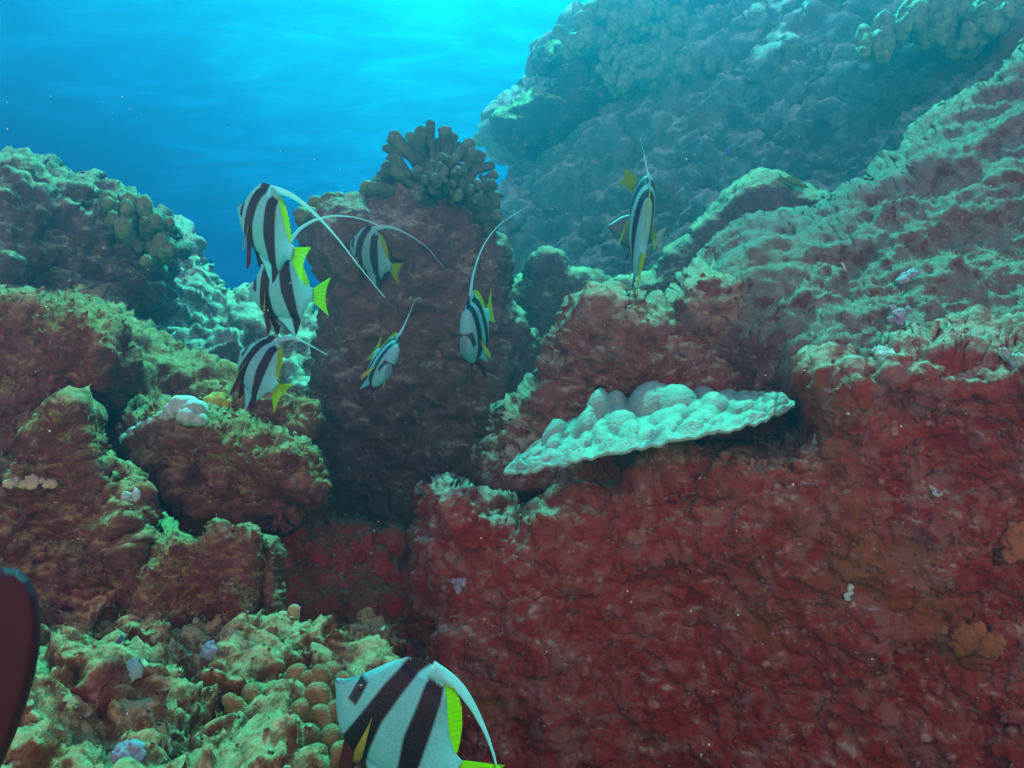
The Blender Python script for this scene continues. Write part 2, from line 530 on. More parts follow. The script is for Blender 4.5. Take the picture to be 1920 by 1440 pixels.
ii = np.arange(ny * nx).reshape(ny, nx)
F = np.stack([ii[:-1, :-1], ii[:-1, 1:], ii[1:, 1:], ii[1:, :-1]], -1).reshape(-1, 4)
near = (np.abs(g[:, 0] + .4) < 2.5) & (g[:, 1] < 4) & (g[:, 1] > -.5)
dz = .05 * fbm(V, 3.2, 3, 5)
V[:, 2] += dz
b_ = np.zeros(len(V))
nv = V[near]
lump = knobs(nv, 9., 31, .8) * .040 + knobs(nv + 7, 19., 33, .8) * .030 + np.clip(fbm(nv, 14., 4, 35, gain=.65), -.6, 1) * .04 \
     + knobs(nv + 3, 44., 37, .8) * .014 + .008 * perlin(nv * 70, 38) - .022 * np.clip(1 - worley(nv * 17 + 5, 39)[0] / .4, 0, 1) ** .7
b_[near] = lump
Nn = vnormals(V, F)
Nn = Nn + np.stack([.5 * perlin(V * 11, 51), .5 * perlin(V * 11, 52), 0 * V[:, 0]], 1)
V = V + Nn * b_[:, None]
SURF['seabed'] = (V[near], vnormals(V, F)[near])
tag(link_mesh('seabed', V, F, M_ground, centre=False), kind='structure')

# ------------------------------------------------------------------ reef masses, far to near
DIAG = rotscale((.62, -.35, .70), (.24, 1., 1.))
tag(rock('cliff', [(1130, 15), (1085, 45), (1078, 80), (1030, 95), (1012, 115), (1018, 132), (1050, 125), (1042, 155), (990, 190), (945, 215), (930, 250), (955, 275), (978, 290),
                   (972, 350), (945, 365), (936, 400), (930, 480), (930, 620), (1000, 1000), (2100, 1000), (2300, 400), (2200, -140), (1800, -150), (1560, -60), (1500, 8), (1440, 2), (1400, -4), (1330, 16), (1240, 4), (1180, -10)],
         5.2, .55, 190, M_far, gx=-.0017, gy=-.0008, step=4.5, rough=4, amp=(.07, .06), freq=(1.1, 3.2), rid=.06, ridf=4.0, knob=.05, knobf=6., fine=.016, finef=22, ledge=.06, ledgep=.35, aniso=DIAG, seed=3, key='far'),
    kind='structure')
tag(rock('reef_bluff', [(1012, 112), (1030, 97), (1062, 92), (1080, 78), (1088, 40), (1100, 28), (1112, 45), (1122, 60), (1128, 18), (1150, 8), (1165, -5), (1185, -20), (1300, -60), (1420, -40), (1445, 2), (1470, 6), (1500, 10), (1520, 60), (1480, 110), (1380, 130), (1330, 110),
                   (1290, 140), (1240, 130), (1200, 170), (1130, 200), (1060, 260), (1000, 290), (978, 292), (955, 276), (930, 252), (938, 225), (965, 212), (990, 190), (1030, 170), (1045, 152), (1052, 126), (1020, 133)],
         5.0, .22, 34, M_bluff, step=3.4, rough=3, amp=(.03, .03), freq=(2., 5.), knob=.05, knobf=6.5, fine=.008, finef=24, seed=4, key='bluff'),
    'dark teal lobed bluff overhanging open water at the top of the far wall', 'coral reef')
tag(rock('reef_outcrop', [(925, 470), (950, 520), (946, 546), (975, 535), (996, 524), (1003, 490), (1030, 478), (1048, 486), (1062, 508), (1100, 522), (1140, 532), (1190, 524), (1232, 514), (1262, 480),
                  (1300, 448), (1340, 400), (1380, 352), (1420, 330), (1462, 328), (1505, 352), (1560, 366), (1600, 345), (1700, 330), (1820, 300), (1900, 700), (1500, 900), (1000, 900), (930, 800), (900, 600)],
         3.2, .16, 26, M_mid, gx=-.0006, gy=.0003, step=4., rough=4, amp=(.04, .02), freq=(1.8, 5.), rid=.012, ridf=7, fine=.006, finef=36, seed=5, key='mid'),
    'dark reef outcrop with a thin lit crest behind the largest rock face', 'rock')

tag(rock('coral_slope', [(300, 430), (345, 428), (362, 470), (372, 500), (400, 540), (420, 565), (470, 570), (520, 590), (570, 600), (640, 640), (650, 900), (300, 900), (230, 700), (240, 520)],
         4.3, .5, 150, M_pale, gy=-.003, step=4, rough=5, amp=(.10, .04), freq=(1.6, 4.), cell=.06, cellf=5.5, knob=.025, knobf=9, fine=.012, finef=22, seed=8, key='slope'),
    'pale sunlit slope of net-patterned coral far down the gully', 'coral reef')

tag(rock('boulder', [(-80, 275), (0, 280), (45, 288), (80, 302), (125, 318), (160, 335), (190, 370), (232, 374), (268, 390), (296, 425), (318, 470), (318, 515), (296, 562), (270, 585), (230, 610), (100, 700), (-80, 700)],
         3.3, .36, 70, M_mid, gx=.0012, gy=-.0006, step=3.6, rough=7, amp=(.10, .05), freq=(1.9, 4.8), rid=.02, ridf=7, knob=.030, knobf=11, fine=.008, finef=34, seed=11, key='lback'),
    'knobbly green-edged boulder rising against blue water at the left', 'rock')

tag(rock('reef_shelf', [(150, 560), (200, 572), (262, 598), (310, 625), (352, 655), (400, 690), (432, 702), (470, 715), (560, 760), (560, 900), (220, 900), (160, 760)],
         2.45, .22, 70, M_left, gy=-.0022, step=3.6, rough=5, amp=(.05, .03), freq=(3., 7.), rid=.014, ridf=10, knob=.012, knobf=20, fine=.006, finef=46, seed=13, key='shelf'),
    'sloping turf-covered shelf behind the rounded slab on the left', 'rock')

tag(rock('slab', [(-90, 570), (0, 568), (24, 560), (58, 560), (66, 570), (110, 572), (150, 566), (178, 570), (200, 595), (222, 628), (235, 665), (234, 690), (226, 720), (212, 745), (190, 770), (150, 800), (40, 900), (-90, 930)],
         2.05, .30, 60, M_left, gy=.0, step=3.4, rough=3, amp=(.04, .025), freq=(3., 7.), rid=.012, ridf=12, fine=.005, finef=55, seed=17, ledge=.02, ledgep=.15, key='slab'),
    'dark rounded slab with a brightly lit curved right rim', 'rock')

tag(rock('pillar', [(575, 410), (600, 385), (640, 380), (685, 370), (720, 350), (800, 330), (880, 380), (915, 440), (940, 470), (950, 520), (960, 560), (1000, 640), (1010, 760), (960, 1000), (880, 1160), (760, 1200), (600, 1180), (560, 1000), (575, 900), (582, 760), (592, 700), (598, 640), (612, 580), (608, 530), (590, 480)],
         2.75, .34, 110, M_pillar, gy=.0002, step=3.6, rough=4, amp=(.06, .03), freq=(2., 5.5), rid=.014, ridf=7, knob=.010, knobf=18, fine=.006, finef=42, seed=19, ledge=.012, ledgep=.3, key='pillar'),
    'tall dark rock pillar crowned by branching coral', 'rock')

tag(rock('cliff', [(1330, 520), (1345, 488), (1362, 462), (1400, 436), (1450, 430), (1508, 430), (1535, 424),
                   (1590, 380), (1640, 358), (1690, 318), (1712, 288), (1770, 232), (1812, 198), (1870, 160), (1905, 110), (1960, 60), (2150, 40), (2250, 730), (1900, 750), (1620, 770), (1500, 760), (1380, 700), (1320, 620)],
         2.25, .36, 150, M_slope, gx=-.0004, gy=-.0016, step=3.4, rough=5, amp=(.06, .03), freq=(2.2, 5.5), rid=.034, ridf=6.5, knob=.012, knobf=17, fine=.0055, finef=55, seed=23, aniso=DIAG, key='right'),
    kind='structure')
tag(rock('cliff', [(1064, 575), (1075, 558), (1110, 549), (1150, 551), (1178, 568), (1210, 576), (1246, 568), (1270, 540), (1300, 522), (1338, 514), (1370, 516), (1388, 528), (1440, 560), (1560, 600), (1640, 640), (1700, 900), (1500, 1000), (1100, 960), (930, 960), (905, 900), (950, 820), (990, 730), (1010, 680), (1042, 620)],
         1.95, .24, 62, M_block, gx=-.0003, gy=.0001, step=3.4, rough=5, amp=(.05, .03), freq=(2.4, 6.), rid=.014, ridf=10, knob=.010, knobf=20, fine=.006, finef=60, seed=25, key='block'),
    kind='structure')

tag(rock('cliff', [(1505, 705), (1520, 684), (1548, 672), (1575, 678), (1592, 662), (1620, 670), (1638, 652), (1690, 644), (1760, 640), (1830, 655), (1900, 672), (2050, 672), (2200, 1000), (2200, 1600), (760, 1600), (790, 1420), (800, 1260), (772, 1180), (764, 1080),
                   (790, 1000), (785, 920), (800, 898), (850, 892), (890, 905), (930, 930), (980, 960), (1020, 940), (1100, 900), (1250, 860), (1400, 830), (1490, 800)],
         1.72, .30, 80, M_near, gx=-.00025, gy=.0001, step=3.2, rough=5, amp=(.06, .026), freq=(2.6, 6.), rid=.007, ridf=10, knob=.010, knobf=18, fine=.0048, finef=62, seed=29, ledge=.008, ledgep=.11, key='wall'),
    kind='structure')

tag(rock('spur', [(40, 860), (60, 800), (100, 770), (128, 752), (150, 756), (160, 790), (164, 830), (178, 870), (205, 900), (240, 910), (262, 940), (272, 1000), (290, 1050), (300, 1150), (200, 1260), (-90, 1290), (-90, 880)],
         1.72, .20, 45, M_left, gy=-.0003, step=3.2, rough=6, amp=(.04, .03), freq=(3.4, 8.), rid=.014, ridf=11, knob=.014, knobf=24, fine=.006, finef=70, seed=31, ledge=.015, ledgep=.1, key='spur'),
    'jagged spur of crusted rock below the rounded slab', 'rock')

tag(rock('overhang', [(230, 822), (262, 795), (310, 770), (345, 768), (385, 782), (430, 786), (468, 800), (520, 812), (560, 826), (590, 845), (604, 880), (616, 915), (612, 940), (590, 962), (540, 990), (450, 1000), (380, 990), (320, 960), (270, 920), (240, 870)],
         1.95, .20, 48, M_left, gy=-.0002, step=3.2, rough=5, amp=(.03, .025), freq=(3.6, 9.), rid=.014, ridf=13, knob=.010, knobf=26, fine=.006, finef=70, seed=37, key='over'),
    'overhanging ledge with rubble-strewn top and dark hollow underneath', 'rock')

tag(rock('reef_knoll', [(372, 770), (380, 745), (408, 736), (438, 742), (452, 722), (480, 708), (505, 716), (520, 740), (545, 765), (590, 752), (590, 800), (560, 830), (450, 825), (380, 800)],
         2.05, .10, 26, M_left, gy=-.001, step=2.6, rough=3, amp=(.02, .02), freq=(4., 10.), rid=.010, ridf=14, knob=.010, knobf=30, fine=.004, finef=80, seed=41, key='knoll'),
    'low lumpy knoll under the lowest of the left-hand striped fish', 'rock')

mound = tag(empty('coral_mound', P(395, 1240, 1.5)), 'column-like mound of brown coral with scalloped lit crest', 'coral')
COLS = [([(250, 1240), (244, 1150), (264, 1080), (288, 1040), (302, 1018), (328, 1003), (352, 1012), (372, 1014), (392, 996), (408, 975), (426, 976), (442, 992), (462, 985), (482, 985), (492, 1010), (490, 1100), (470, 1230), (440, 1260), (330, 1280)], 1.53, .11, 30),
        ([(486, 1240), (478, 1150), (476, 1060), (484, 1018), (500, 1009), (516, 1012), (524, 1040), (520, 1090), (527, 1140), (514, 1195), (500, 1245)], 1.50, .06, 16),
        ([(395, 1270), (400, 1180), (404, 1120), (418, 1092), (438, 1086), (452, 1104), (462, 1140), (470, 1180), (474, 1225), (462, 1265)], 1.43, .06, 18),
        ([(250, 1270), (262, 1180), (276, 1100), (294, 1064), (322, 1058), (345, 1078), (352, 1130), (356, 1200), (350, 1275)], 1.45, .06, 24)]
for k, (pl_, d_, T_, R_) in enumerate(COLS):
    o = rock('column', pl_, d_, T_, R_, M_left, gy=-.0002, step=2.6, rough=2, amp=(.010, .012), freq=(4., 9.), rid=.009, ridf=10, fine=.0035, finef=80, seed=43 + k, key='mound%d' % k,
             aniso=rotscale((0, 0, 1), (.3, 1., 1.)))
    o.parent = mound; o.location = o.location - mound.location
SURF['mound'] = tuple(np.concatenate([SURF['mound%d' % k][q] for k in range(4)]) for q in (0, 1))
tag(rock('rock_spike', [(62, 930), (66, 850), (84, 800), (104, 772), (128, 752), (148, 755), (160, 790), (163, 830), (172, 866), (190, 895), (178, 930), (120, 950)],
         1.60, .08, 18, M_left, step=2.6, rough=3, amp=(.014, .014), freq=(4., 9.), rid=.008, ridf=12, fine=.004, finef=80, seed=53, key='spike'),
    'narrow upright spike of rock with bright right edge beneath the slab', 'rock')
tag(rock('ridge', [(800, 1180), (790, 1080), (740, 1010), (660, 985), (560, 975), (440, 960), (430, 1100), (530, 1200), (560, 1260), (640, 1320), (800, 1340)],
         1.95, .15, 45, M_gully, gy=-.001, step=3.2, rough=6, amp=(.03, .03), freq=(3.6, 9.), rid=.014, ridf=12, knob=.016, knobf=20, fine=.006, finef=66, seed=47, key='floorrock'),
    'dim red rock hump lying in the gully floor', 'rock')

# ------------------------------------------------------------------ corals
def branch(base, tip, r0, r1, seed, seg=12, rings=9, flat=1.0, bend=.15):
    base = np.array(base); tip = np.array(tip)
    ax = tip - base; L = np.linalg.norm(ax); ax /= L
    u = np.cross(ax, [.3, .9, .1]); u /= np.linalg.norm(u); v = np.cross(ax, u)
    rg = np.random.default_rng(seed)
    bd = (u * rg.normal() + v * rg.normal()) * bend * L
    V = []
    ts = np.concatenate([np.linspace(0, 1, rings), 1 + np.sin(np.linspace(.25, 1.5, 6)) * r1 / L * .95])
    for k, t in enumerate(ts):
        if t <= 1: r = r0 + (r1 - r0) * t ** 1.4
        else: r = r1 * math.sqrt(max(1e-4, 1 - min(1, ((t - 1) * L / (r1)) ** 2)))
        c = base + ax * t * L + bd * math.sin(min(t, 1) * math.pi) * .6
        a = np.arange(seg) / seg * 2 * math.pi
        V.append(c + r * (np.cos(a)[:, None] * u * flat + np.sin(a)[:, None] * v))
    V = np.concatenate(V)
    n = len(ts)
    ii = np.arange(n * seg).reshape(n, seg); jj = np.roll(ii, -1, 1)
    F = np.stack([ii[:-1], jj[:-1], jj[1:], ii[1:]], -1).reshape(-1, 4)
    cap = ii[-1]
    top = np.array([[cap[k], cap[(k + 1) % seg], cap[(seg - k - 2) % seg], cap[(seg - k - 1) % seg]] for k in range(seg // 2 - 1)])
    return V, np.concatenate([F, top])

def rough_mesh(V, F, amp, f, seed):
    n = vnormals(V, F)
    return V + n * (amp * (perlin(V * f, seed) + .6 * knobs(V, f * 1.3, seed + 1)))[:, None]

M_cauli = coral_mat('cauliflower_coral_skin', (.05, .11, .085), (.12, .23, .17), bump=.8)
M_lobe = coral_mat('lobe_coral_skin', (.09, .14, .07), (.18, .30, .14))
M_finger = coral_mat('finger_coral_skin', (.20, .12, .05), (.36, .27, .12), scale=1.6, bump=.7)
M_plate = coral_mat('plate_coral_skin', (.16, .36, .29), (.23, .45, .37), bump=.5)
M_white = coral_mat('pale_coral_skin', (.28, .48, .42), (.44, .68, .60))

def colony(name, base, tips, r0, r1, mat, label, cat, seed=0, flat=1.0, amp=.003, f=60, core=None, bend=.12, group=None, twin=0.0, rise=None):
    """one coral colony: each branch is a club grown from the holdfast; branches and holdfast are its parts"""
    rg = np.random.default_rng(seed)
    parts = []
    for k, (px, py, d, s) in enumerate(tips):
        tip = P(px, py, d)
        b0 = P(base[0] + rg.normal() * base[3], base[1] + rg.normal() * base[3] * .6, base[2] + rg.normal() * .02)
        if rise: b0 = tip - np.array(rise) * (1 + .3 * rg.normal()) + rg.normal(size=3) * .006
        parts.append(branch(b0, tip, r0 * s, r1 * s, seed * 50 + k, flat=1 + rg.random() * (flat - 1), bend=bend))
        if twin and rg.random() < twin:                      # a side knob near the tip
            mid = b0 + (tip - b0) * (.62 + .2 * rg.random())
            sd = rg.normal(size=3) * r1 * 1.6
            parts.append(branch(mid, tip + sd - (tip - b0) * .1, r0 * s * .9, r1 * s * .75, seed * 50 + k + 900, bend=.05))
    V, F = bake(parts)
    V = rough_mesh(V, F, amp, f, seed)
    root = empty(name, P(*base[:3]))
    tag(root, label, cat, group)
    o = link_mesh('branches', V - np.array(root.location), F, mat, root)
    if core:
        V2, F2 = core
        link_mesh('holdfast', V2 - np.array(root.location), F2, mat, root)
    return root

def blob(c, r, seed, n=40, amp=.25, f=3., stretch=(1, 1, 1)):
    a = np.linspace(0, math.pi, n // 2 + 1)[1:-1]; b = np.arange(n) / n * 2 * math.pi
    A, B = np.meshgrid(a, b, indexing='ij')
    V = np.stack([np.sin(A) * np.cos(B), np.sin(A) * np.sin(B), np.cos(A)], -1).reshape(-1, 3)
    V = np.concatenate([V, [[0, 0, 1], [0, 0, -1]]])
    m = len(a)
    ii = np.arange(m * n).reshape(m, n); jj = np.roll(ii, -1, 1)
    F = np.stack([ii[:-1], ii[1:], jj[1:], jj[:-1]], -1).reshape(-1, 4)
    t = m * n
    F = np.concatenate([F, np.array([[t, ii[0, k], ii[0, (k + 1) % n], ii[0, (k + 2) % n]] for k in range(0, n, 2)]),
                        np.array([[t + 1, ii[-1, (k + 2) % n], ii[-1, (k + 1) % n], ii[-1, k]] for k in range(0, n, 2)])])
    q = V + seed * 3.1
    V = V * (1 + amp * fbm(q, f * .5, 3, seed) + amp * .5 * knobs(q, f, seed))[:, None] * np.array(stretch) * r
    return V + np.array(c), F

def zc(x, y): return 540 + x / 4.174, 200 + y / 4.174
tips = []
for x, y, s in [(830, 240, 1.25), (870, 300, 1.), (955, 230, .8), (1040, 190, 1.1), (1112, 130, .75), (1225, 185, 1.), (1290, 230, .9), (1330, 300, .8), (1425, 285, 1.), (1440, 350, 1.), (1505, 375, 1.), (1585, 460, 1.), (1610, 530, 1.), (1600, 610, 1.1),
                (1500, 690, 1.), (1620, 760, 1.2), (1640, 850, 1.), (735, 545, 1.2), (660, 635, 1.2), (690, 600, 1.), (770, 470, 1.1), (820, 410, 1.2), (780, 490, 1.3), (940, 310, 1.), (1180, 270, .8)]:
    px, py = zc(x, y); tips.append((px, py, 2.55 + RNG.normal() * .05, s))
for k in range(30):
    a = RNG.uniform(-.15, math.pi + .1); rr = RNG.uniform(.2, .78)
    px, py = zc(1230 + 380 * rr * math.cos(a), 690 - 400 * rr * math.sin(a))
    tips.append((px, py, 2.55 - .17 * math.sqrt(max(0, 1 - rr * rr)) + RNG.normal() * .02, RNG.uniform(.7, 1.1)))
bx, by = zc(1230, 800)
colony('branching_coral', (bx, by, 2.6, 12), tips, .007, .0135, M_cauli, 'dark branching coral head on top of the rock pillar', 'coral', 3, flat=1.7, amp=.004, f=55,
       core=blob(P(bx, by, 2.62), .13, 4, 48, .3, 5, (1.2, .9, .8)), twin=.45)
tips = []
for x, y, s in [(110, 850, 1.2), (215, 750, 1.2), (325, 735, 1.4), (410, 725, 1.2), (470, 728, 1.), (530, 705, .7), (640, 640, 1.2), (710, 590, 1.1), (270, 800, 1.), (170, 830, 1.)]:
    px, py = zc(x, y); tips.append((px, py, 2.58 + RNG.normal() * .03, s))
colony('lobed_coral', (660, 425, 2.7, 26), tips, .016, .019, M_lobe, 'row of stubby lobed coral along the pillar shoulder', 'coral', 5, flat=1.5, bend=.05)

# knobs of coral along the crest of the far wall
def knob_colony(pts, d, r, label, seed, mat=M_lobe, sub=7, stretch=1.15):
    parts = []
    rg = np.random.default_rng(seed)
    for px, py in pts:
        for k in range(sub * 3):
            c = P(px + rg.normal() * 14, py + rg.normal() * 10, d + rg.normal() * .07)
            parts.append(blob(c, r * rg.uniform(.3, .72), int(rg.integers(1e4)), 18, .4, 3.6, (1, 1, stretch * rg.uniform(.9, 1.5))))
    V, F = bake(parts)
    V = rough_mesh(V, F, r * .12, 3.2 / r, seed)
    return tag(link_mesh('knob_coral', V, F, mat), label, 'coral')
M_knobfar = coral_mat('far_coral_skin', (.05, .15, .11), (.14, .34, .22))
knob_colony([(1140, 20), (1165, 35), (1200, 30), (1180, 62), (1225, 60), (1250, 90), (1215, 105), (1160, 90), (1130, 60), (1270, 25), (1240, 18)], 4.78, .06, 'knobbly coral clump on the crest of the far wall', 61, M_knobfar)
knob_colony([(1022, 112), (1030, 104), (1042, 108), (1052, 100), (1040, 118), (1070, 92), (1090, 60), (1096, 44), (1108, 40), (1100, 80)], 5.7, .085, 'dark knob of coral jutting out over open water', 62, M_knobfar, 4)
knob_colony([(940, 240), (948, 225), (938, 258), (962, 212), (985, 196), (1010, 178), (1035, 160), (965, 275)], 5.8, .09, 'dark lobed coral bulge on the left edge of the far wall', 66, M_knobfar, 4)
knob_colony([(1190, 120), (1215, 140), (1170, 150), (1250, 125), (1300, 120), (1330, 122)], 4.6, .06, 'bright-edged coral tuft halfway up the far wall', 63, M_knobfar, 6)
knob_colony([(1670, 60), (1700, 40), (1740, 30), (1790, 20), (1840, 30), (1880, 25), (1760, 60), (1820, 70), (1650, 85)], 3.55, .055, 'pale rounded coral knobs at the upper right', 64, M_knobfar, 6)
knob_colony([(215, 385), (245, 392), (270, 402), (288, 420), (230, 415), (262, 425), (290, 445), (240, 440), (300, 470), (280, 465)], 3.02, .036, 'cluster of rounded coral lobes on the left boulder', 65, M_lobe, 4)

colony('branching_coral', (1150, 90, 4.85, 16), [(x, y, 4.72 + RNG.normal() * .05, q) for x, y, q in [(1080, 80, 1.1), (1090, 42, 1.2), (1102, 26, 1.), (1116, 42, 1.), (1136, 8, 1.2), (1158, 2, 1.1), (1182, -8, 1.2), (1122, 60, 1.), (1100, 70, 1.2), (1150, 30, 1.1), (1175, 30, 1.), (1205, 15, 1.1), (1068, 96, .9)]],
       .034, .044, M_knobfar, 'spiky coral colony on the upper left corner of the far bluff', 'coral', 13, flat=1.6, amp=.012, f=18, twin=.5)

# finger corals in the foreground
def finger_tips(pts, d, jit=.015):
    return [(x, y, d + RNG.normal() * jit + (y - 1300) * -.0010, s) for x, y, s in pts]
colony('finger_coral', (545, 1385, 1.24, 30),
       finger_tips([(555, 1262, 1.1), (580, 1275, 1.2), (600, 1262, 1.), (622, 1258, 1.1), (520, 1300, 1.2), (470, 1300, 1.1), (440, 1325, 1.), (595, 1300, 1.2), (615, 1290, 1.1), (640, 1275, .9), (520, 1330, 1.), (565, 1330, 1.2), (600, 1340, 1.1), (630, 1330, 1.1),
                    (500, 1365, 1.1), (545, 1360, 1.2), (580, 1375, 1.1), (620, 1380, 1.2), (480, 1395, 1.), (540, 1400, 1.1), (590, 1415, 1.2), (640, 1410, 1.1), (510, 1420, 1.), (560, 1432, 1.1), (620, 1440, 1.1)], 1.12),
       .0085, .0112, M_finger, 'clump of stubby yellow-brown finger coral beside the nearest fish', 'coral', 7, flat=1.35, bend=.1, amp=.0025, f=45, rise=(-.030, -.012, .066), twin=.3)
colony('finger_coral', (545, 1225, 1.36, 14),
       finger_tips([(552, 1145, .9), (530, 1160, 1.1), (515, 1170, 1.2), (545, 1172, 1.1), (565, 1180, 1.), (512, 1195, 1.2), (535, 1200, 1.2), (558, 1200, 1.1), (572, 1205, 1.), (545, 1225, 1.3), (565, 1232, 1.1), (525, 1225, 1.)], 1.24),
       .008, .0105, coral_mat('small_coral_skin', (.34, .28, .14), (.50, .48, .27)), 'small pale green finger coral tuft beside the brown mound', 'coral', 8, flat=1.2, bend=.05, amp=.002, f=50, rise=(-.004, -.012, .045))

def lumps(name, pts, mat, label, cat, n=22, amp=.25, stretch=(1, 1, .8)):
    parts = [blob(P(px, py, d), r, 70 + k * 3 + int(px), n, amp, 2.6, stretch) for k, (px, py, d, r) in enumerate(pts)]
    V, F = bake(parts)
    return tag(link_mesh(name, V, F, mat), label, cat)
lumps('lobe_coral', [(345, 764, 1.76, 0.031), (365, 770, 1.75, 0.029), (328, 772, 1.76, 0.024), (310, 784, 1.76, 0.020), (290, 794, 1.75, 0.018), (272, 802, 1.75, 0.017), (255, 812, 1.75, 0.017), (355, 782, 1.73, 0.024), (238, 824, 1.76, 0.015), (372, 787, 1.73, 0.018)],
      M_white, 'bright mint-white lobed coral on the overhang edge', 'coral')
lumps('encrusting_coral', [(405, 757, 1.96, .032), (392, 765, 1.96, .024), (422, 762, 1.96, .024), (412, 748, 1.96, .02)], coral_mat('yellow_coral_skin', (.34, .34, .05), (.5, .52, .1)), 'yellow-green coral lump beside the white lobed coral', 'coral')

# ------------------------------------------------------------------ plate coral
def plate():
    U = np.linspace(0, 1, 260); Vv = np.linspace(0, 1, 110)
    fr = np.array([(945, 888), (985, 886), (1040, 874), (1095, 862), (1140, 852), (1200, 842), (1270, 826), (1340, 812), (1400, 800), (1450, 782), (1490, 760)], float)
    bk = np.array([(946, 882), (985, 850), (1040, 806), (1095, 776), (1140, 757), (1200, 746), (1270, 740), (1340, 738), (1400, 741), (1450, 747), (1490, 754)], float)
    fd = np.array([1.42, 1.40, 1.38, 1.36, 1.35, 1.34, 1.33, 1.33, 1.33, 1.36, 1.42]); bd = np.array([1.46, 1.54, 1.60, 1.65, 1.68, 1.69, 1.68, 1.64, 1.60, 1.53, 1.46])
    t = np.linspace(0, 1, len(fr))
    wob = 1.6 * np.sin(U * 61) + 1.2 * np.sin(U * 137 + 1) + 5 * perlin(np.stack([U * 14, 0 * U, 0 * U], 1), 3) + 4 * perlin(np.stack([U * 37, 0 * U, 0 * U], 1), 4)
    FX = np.interp(U, t, fr[:, 0]); FY = np.interp(U, t, fr[:, 1]) + wob * np.clip(np.minimum(U, 1 - U) * 10, 0, 1); FD = np.interp(U, t, fd)
    BX = np.interp(U, t, bk[:, 0]); BY = np.interp(U, t, bk[:, 1]); BD = np.interp(U, t, bd)
    A = P(FX, FY, FD); B = P(BX, BY, BD)
    S = A[:, None] + (B - A)[:, None] * Vv[None, :, None]
    sh = S.shape[:2]
    Q = S.reshape(-1, 3)
    uu, vv = np.meshgrid(U, Vv, indexing='ij'); uu = uu.ravel(); vv = vv.ravel()
    edge = np.clip(np.minimum(np.minimum(uu, 1 - uu) * 14, np.minimum(vv * 9, (1 - vv) * 9 + .35)), 0, 1)
    up = np.array([0, -.25, .97])
    # rows of rounded bumps plus the tall cones near the back
    f1, f2 = worley(np.stack([uu * 21, vv * 5.6, 0 * uu], 1), 3)
    bump = np.sqrt(np.clip(1 - (f1 / .72) ** 2, 0, 1)) * .016 + .010 * fbm(np.stack([uu * 9, vv * 3.5, 0 * uu], 1), 1., 2, 9)
    for (cu, cv, r, hgt) in [(.355, .72, .058, .058), (.53, .80, .070, .040), (.60, .70, .060, .036), (.20, .74, .045, .032), (.31, .55, .05, .034), (.44, .45, .05, .024), (.42, .85, .04, .034), (.70, .6, .05, .024), (.47, .25, .04, .02)]:
        q = np.hypot((uu - cu) / r, (vv - cv) / (r * 3.4))
        bump = np.maximum(bump, hgt * np.sqrt(np.clip(1 - q ** 2, 0, 1)) ** 1.2 + bump * .25)
    top = Q + up * (bump * edge)[:, None] + up * .0015
    bot = Q - up * (.0025 + .016 * edge * np.clip(vv * 2, 0, 1))[:, None] + up * (bump * edge * .3)[:, None]
    n = len(Q)
    ii = np.arange(n).reshape(sh)
    Ft = np.stack([ii[:-1, :-1], ii[1:, :-1], ii[1:, 1:], ii[:-1, 1:]], -1).reshape(-1, 4)
    Fb = np.stack([ii[:-1, :-1], ii[:-1, 1:], ii[1:, 1:], ii[1:, :-1]], -1).reshape(-1, 4) + n
    ring = np.concatenate([ii[:, 0], ii[-1, 1:], ii[-2::-1, -1], ii[0, -2:0:-1]])
    r2 = np.roll(ring, -1)
    Fs = np.stack([ring, ring + n, r2 + n, r2], 1)
    V = np.concatenate([top, bot]); F = np.concatenate([Ft, Fb, Fs])
    V = rough_mesh(V, F, .0012, 120, 5)
    return tag(link_mesh('plate_coral', V, F, M_plate), 'pale mint plate coral with rounded bumps jutting from the dark wall', 'coral')
plate()

# ------------------------------------------------------------------ sponges, crusts and shells
M_blue = coral_mat('pale_blue_sponge_skin', (.18, .22, .27), (.30, .38, .45))
M_orange = coral_mat('orange_sponge_skin', (.24, .10, .05), (.29, .14, .06))
def crust(name, px, py, key, r, mat, label, cat, stretch=(1, 1, 1), amp=.7, n=44, seed=1, sink=.9):
    """sits on the reef surface nearest to that line of sight"""
    V, Nn = SURF[key]
    cam_ = V @ VIEW
    u = 960 + FPX * cam_[:, 0] / cam_[:, 2]; v = 720 - FPX * cam_[:, 1] / cam_[:, 2]
    ok = (u - px) ** 2 + (v - py) ** 2 < 64
    if not ok.any(): ok = (u - px) ** 2 + (v - py) ** 2 < 900
    k = np.nonzero(ok)[0][np.argmin(cam_[ok, 2])]
    c = V[k] + Nn[k] * r * (.3 - sink * .3)
    rg = np.random.default_rng(seed)
    bl = []
    for q in range(9):
        o3 = rg.normal(size=3) * np.array([.55, .16, .55]) * r * np.array(stretch)
        bl.append(blob(o3, r * rg.uniform(.22, .55), seed * 10 + q, 20, amp, 3.4, (1, .7, rg.uniform(.7, 1.3))))
    Vb, Fb = bake(bl)
    Vb = rough_mesh(Vb, Fb, r * .22, 3 / r, seed)
    nn = Nn[k]; e1 = np.cross([0, 0, 1.], nn); e1 /= np.linalg.norm(e1) + 1e-9; e2 = np.cross(nn, e1)
    Vb = Vb[:, :1] * e1 + Vb[:, 2:] * e2 - Vb[:, 1:2] * nn * .55
    return tag(link_mesh(name, Vb + c, Fb, mat), label, cat)
crust('sponge', 1690, 520, 'right', .020, M_blue, 'pale blue sponge patch, upper one on the right slope', 'sponge', (.8, .6, 1.5), seed=3)
crust('sponge', 1683, 585, 'right', .017, M_blue, 'ragged pale blue sponge below the upper sponge patch', 'sponge', (1., .6, 1.3), seed=4)
